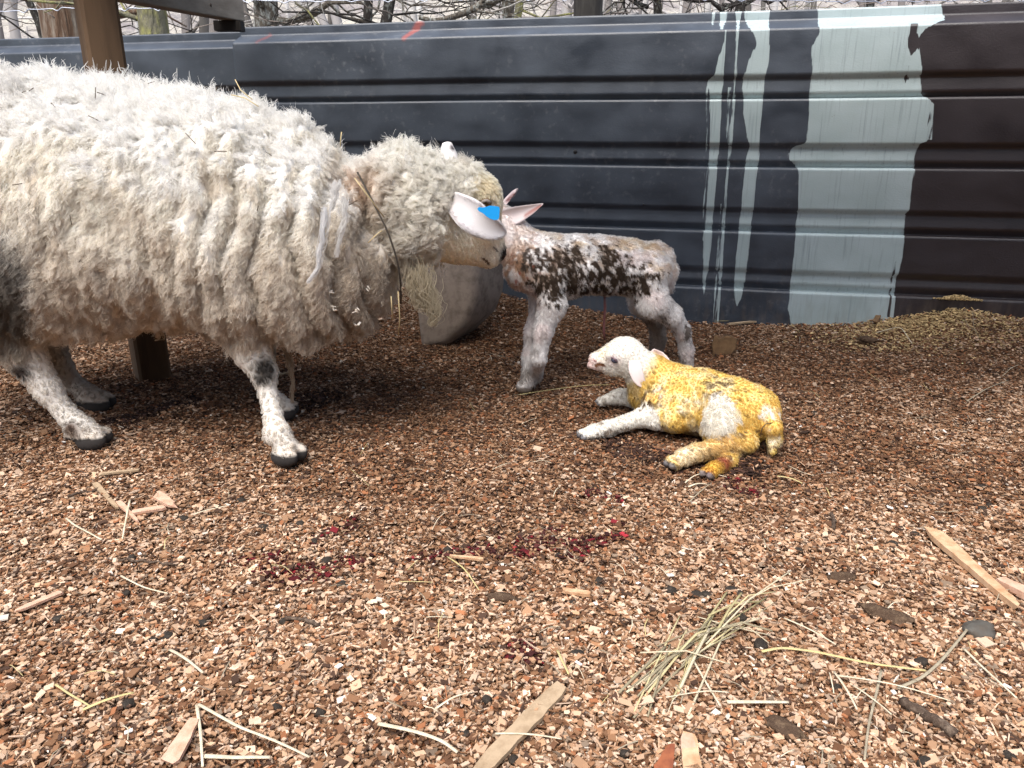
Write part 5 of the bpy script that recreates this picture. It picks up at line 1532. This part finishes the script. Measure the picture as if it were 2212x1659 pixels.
# round sheep droppings: copies of one
pel_m = mat('sheep_dropping', (.030, .024, .019), .8, .2, noise=(220, (.075, .06, .045), .5, .7, (1, 1, 1)), bump=(300, .6, .002, (1, 1, 1)))
def droppings():
    protos = []
    spots = [q1(1060, 170), q1(1395, 55), q1(1490, 225), q1(300, 380), q1(760, 405), q1(885, 525), q1(725, 595), q1(875, 360), q1(980, 375), q1(970, 870), q1(1170, 775), q1(745, 1255), q1(1860, 1320), q1(1605, 1320), q1(1610, 1455), q1(1645, 750), q1(1985, 540), q1(1820, 295), q1(1890, 400),
             q1(330, 755), q1(395, 1060), q1(1740, 205), q2(680, 345), q2(1495, 550), q2(1565, 540), q2(1775, 405), q2(2115, 625), q2(1990, 605), q2(2330, 600), q2(1410, 655), q2(70, 545), q2(760, 1040), q2(780, 1450), q2(1105, 1555), q2(910, 1255), q2(1715, 1540), q2(1440, 960), q2(750, 1570), q2(1330, 380), q2(1450, 455), q2(2020, 265),
             q3(905, 385), q3(840, 470), q3(1460, 315), q3(1510, 205), q3(1590, 240), q3(1885, 130), q3(2180, 70), q3(1985, 95), q3(1320, 820), q3(1615, 1020), q3(1935, 985), q3(2120, 1590), q3(1745, 1545), q3(1545, 1500), q3(1640, 1610), q3(190, 1490), q3(690, 905), q3(585, 740), q3(1130, 1145), q3(310, 620), q3(165, 610), (1760, 880), (2010, 930), (1900, 990), (2090, 800), (1960, 860), (1690, 860), (2120, 1040)]
    i = 0
    for p in spots:
        for k in range(2 if rng.random() < .18 else 1):
            if rng.random() < .3: continue
            q = on(p[0] + (rng.normal(0, 16) if k else 0), p[1] + (rng.normal(0, 8) if k else 0), -.004)
            v = i % 4
            if i < 4:
                o = MB().ball(q, (.0098, .0078, .0074), nu=14, nv=10, lump=.16, seed=v + 3).build('sheep_dropping', pel_m, origin=q)
                protos.append(o)
            else:
                o = protos[v].copy(); COL.objects.link(o)
            o.location = q
            o.rotation_euler = (rng.uniform(-.4, .4), rng.uniform(-.4, .4), rng.uniform(0, 6.28))
            sc_ = rng.uniform(.75, 1.2); o.scale = (sc_, sc_, sc_)
            tag(o, 'dark round sheep dropping lying loose among the wood chips', 'sheep dropping', 'sheep droppings scattered over the bedding')
            i += 1
droppings()
# straw
straw_y = mat('yellow_straw', (.55, .45, .20), .6, .3, noise=(60, (.42, .36, .19), .4, .7, (1, 1, 1)))
straw_p = mat('pale_straw', (.64, .57, .42), .6, .3, noise=(60, (.46, .39, .27), .4, .7, (1, 1, 1)))
straw_g = mat('grey_straw', (.36, .31, .22), .7, .2, noise=(60, (.24, .20, .14), .4, .7, (1, 1, 1)))
def straw(pts, w_, m, label, group=None, up=.006):
    P_ = np.array([on(*p, up) for p in pts])
    n = 4 * len(P_) + 2
    s0 = np.linspace(0, 1, len(P_)); t = np.linspace(0, 1, n)
    P2 = np.stack([np.interp(t, s0, P_[:, k]) for k in range(3)], -1)
    for _ in range(2): P2[1:-1] = .5 * P2[1:-1] + .25 * (P2[:-2] + P2[2:])
    P2[:, 2] += rng.uniform(0, .006) * np.sin(t * math.pi)
    o = MB().tube(P2, np.linspace(w_, w_ * .7, n) * .56, 7, .35).build('straw', m, origin=P2[0])
    return tag(o, label, 'straw', group)
straw([q3(690, 970), q3(800, 962), q3(1000, 990), q3(1300, 1050), q3(1640, 1098)], .0050, straw_y, 'thick yellow straw lying flat from the straw heap toward the right')
straw([q3(1480, 1190), q3(1620, 1140), q3(1720, 1060), q3(1830, 920), q3(1930, 780)], .0048, straw_g, 'wide bent straw blade curving up to the grey stone')
straw([q3(1110, 1090), q3(1180, 1200), q3(1245, 1305)], .0034, straw_p, 'short white straw right of the straw heap')
straw([q3(1385, 1080), q3(1360, 1200), q3(1310, 1400), q3(1290, 1590)], .0036, straw_g, 'long grey green straw pointing to the viewer at the lower right')
straw([q3(1860, 970), q3(1960, 1080), q3(2165, 1270)], .0038, straw_p, 'straight pale straw below the grey stone')
straw([q3(1120, 1110), q3(1450, 1180), q3(1780, 1280)], .0030, straw_p, 'thin straight straw crossing under the bent blade')
straw([q3(1220, 1165), q3(1330, 1260), q3(1445, 1345)], .0030, straw_p, 'thin pale straw between the white straw and the grey green one')
straw([q3(490, 1250), q3(650, 1245), q3(850, 1240)], .0062, straw_p, 'broad flattened straw with a dark end under the straw heap')
straw([q3(285, 1010), q3(350, 1120), q3(450, 1285)], .0032, straw_p, 'pale straw slanting down from the left of the straw heap')
straw([q3(820, 780), q3(980, 860), q3(1120, 935)], .0032, straw_p, 'pale straw slanting right from the top of the straw heap')
straw([q2(2320, 1185), q2(2180, 1215), q2(1950, 1260)], .0026, straw_p, 'short tan straw left of the broad flattened one')
straw([q1(1160, 1335), q1(1400, 1465), q1(1620, 1545), q1(1800, 1615)], .0042, straw_p, 'long pale straw at the bottom left running to the right')
straw([q1(1150, 1340), q1(1170, 1480), q1(1180, 1665)], .0040, straw_p, 'pale straw running straight down at the bottom left')
straw([q1(1190, 1605), q1(1350, 1600), q1(1570, 1598)], .0062, straw_p, 'broad horizontal straw at the bottom left')
straw([q1(985, 965), q1(1080, 1050), q1(1185, 1140)], .0046, straw_p, 'thick white straw lying alone left of centre')
straw([q1(380, 190), q1(430, 245), q1(590, 330)], .0040, straw_p, 'bent pale straw at the left below the hind hoof')
straw([q1(755, 100), q1(740, 200), q1(710, 320)], .0038, straw_p, 'whitish straw standing toward the viewer under the reddish strip')
straw([q1(1115, 160), q1(1200, 140), q1(1325, 110)], .0034, straw_p, 'short bright straw right of the pinkish flake')
straw([q1(700, 535), q1(830, 585), q1(970, 615)], .0034, straw_p, 'grey white straw pair left of centre')
straw([q1(480, 1310), q1(640, 1265), q1(780, 1220)], .0050, straw_y, 'thick yellowish straw low at the left')
straw([q1(320, 1165), q1(400, 1230), q1(520, 1290)], .0034, straw_y, 'thin yellow straw joining the thick yellowish one')
straw([q2(280, 1420), q2(480, 1470), q2(650, 1530), q2(740, 1580)], .0058, straw_p, 'frayed grey white husk straw at the bottom centre')
straw([q2(960, 1480), q2(1150, 1485), q2(1345, 1492)], .0032, straw_p, 'straw lying across the long strip of wood')
straw([q2(1320, 975), q2(1350, 1050), q2(1385, 1115)], .0036, straw_y, 'short bent greenish straw in the lower middle')
straw([q2(620, 1345), q2(720, 1300), q2(830, 1250)], .0030, straw_p, 'thin straw left of the long strip of wood')
straw([q2(680, 415), q2(780, 520), q2(865, 625)], .0030, straw_y, 'yellowish straw slanting below the honey coloured splinter')
straw([q2(2080, 25), q2(2190, 10)], .0048, straw_p, 'broad pale straw end just below the hind foot of the yellow lamb')
straw([q3(270, 110), q3(340, 60), q3(400, 0)], .0024, straw_g, 'brown bent stalk below the hind foot of the yellow lamb')
straw([(1120, 846), (1200, 840), (1270, 832), (1320, 826)], .0034, straw_y, 'long straw lying by the front hoof of the standing lamb')
straw([(1545, 699), (1650, 702), (1720, 700), (1790, 688)], .0026, straw_y, 'long thin straw along the foot of the wall')
straw([(1850, 690), (1900, 705), (1935, 718)], .0026, straw_p, 'straw sloping down the chip heap beside the muck clump')
straw([(1890, 738), (1940, 735), (1968, 752)], .0036, straw_p, 'bent pale straws poking out of the muck clump')
straw([(1480, 1040), (1500, 1026), (1530, 1022), (1570, 1030)], .0026, straw_p, 'bent straw just under the rear foot of the yellow lamb')
straw([(1680, 1018), (1710, 1022), (1735, 1030)], .0046, straw_y, 'pale straw bundle right of the yellow lamb rear foot')
straw([(2090, 858), (2130, 840), (2180, 815)], .0034, straw_g, 'curved straw on the right side before the wall')
straw([(1110, 846), (1125, 850), (1140, 848)], .0024, straw_g, 'tiny straw end by the hoof of the standing lamb')
def straw_heap():
    mb = MB()
    r_ = np.random.default_rng(5)
    for k in range(42):
        t = r_.random()
        c = (np.array(q3(640, 760)) * (1 - t) + np.array(q3(60, 1120)) * t) + r_.normal(0, 28, 2) * (1, .8)
        a = r_.normal(R(-24) if t < .6 else R(-44), .38); L = r_.uniform(35, 120)
        d = np.array((math.cos(a), math.sin(a))) * L
        up = r_.uniform(.004, .028) * (1.2 - t)
        P_ = np.array([on(*(c - d), up * .3), on(*c, up), on(*(c + d), up * r_.uniform(.2, 1.2))])
        P2 = np.stack([np.interp(np.linspace(0, 2, 9), [0, 1, 2], P_[:, q]) for q in range(3)], -1)
        mb.tube(P2, r_.uniform(.0008, .0023), 6, .55, col=np.array([(.50, .42, .23), (.52, .45, .31), (.26, .22, .14), (.36, .31, .16)][int(r_.integers(4))]))
    o = mb.build('straw_heap', mat('mixed_straw', attr='col', rough=.65), origin=on(*q3(350, 920)))
    tag(o, 'loose heap of tangled pale straw at the lower right of the bedding', 'straw')
straw_heap()
# the fine short stalks: many, alike
def short_straws():
    r_ = np.random.default_rng(8)
    lab = 'short thin straw stalk scattered singly on the wood chips'
    grp = 'short straw stalks scattered on the bedding'
    for k in range(120):
        far = r_.random() < .35
        px, py = r_.uniform(0, 2212), (r_.uniform(700, 1000) if far else r_.uniform(960, 1659))
        if far and px < 1000: px += 1100
        if 1240 < px < 1690 and py < 1020: continue
        a = r_.uniform(0, math.pi); L = r_.uniform(14, 42) * (.6 if far else 1)
        b = r_.normal(0, .35)
        straw([(px - L * math.cos(a), py - L * .6 * math.sin(a)), (px, py), (px + L * math.cos(a + b), py + L * .6 * math.sin(a + b))], r_.uniform(.0009, .0020), [straw_y, straw_p, straw_g, straw_g][int(r_.integers(4))], lab, grp, up=.004)
short_straws()
# tiny torn white bits
def white_bits():
    r_ = np.random.default_rng(9)
    mb = MB()
    for k in range(26):
        c = on(r_.uniform(0, 2212), r_.uniform(850, 1659), .004)
        a = norm(r_.normal(size=3) * (1, 1, .3)); b = norm(np.cross((0, 0, 1), a)); L = r_.uniform(.005, .012)
        mb.box(c, (L, L * r_.uniform(.3, .7), .0012), (a, b, np.cross(a, b)), np.array((.80, .77, .72)))
    tag(mb.build('white_shavings', mat('white_shaving', attr='col'), smooth=False), kind='stuff')
white_bits()
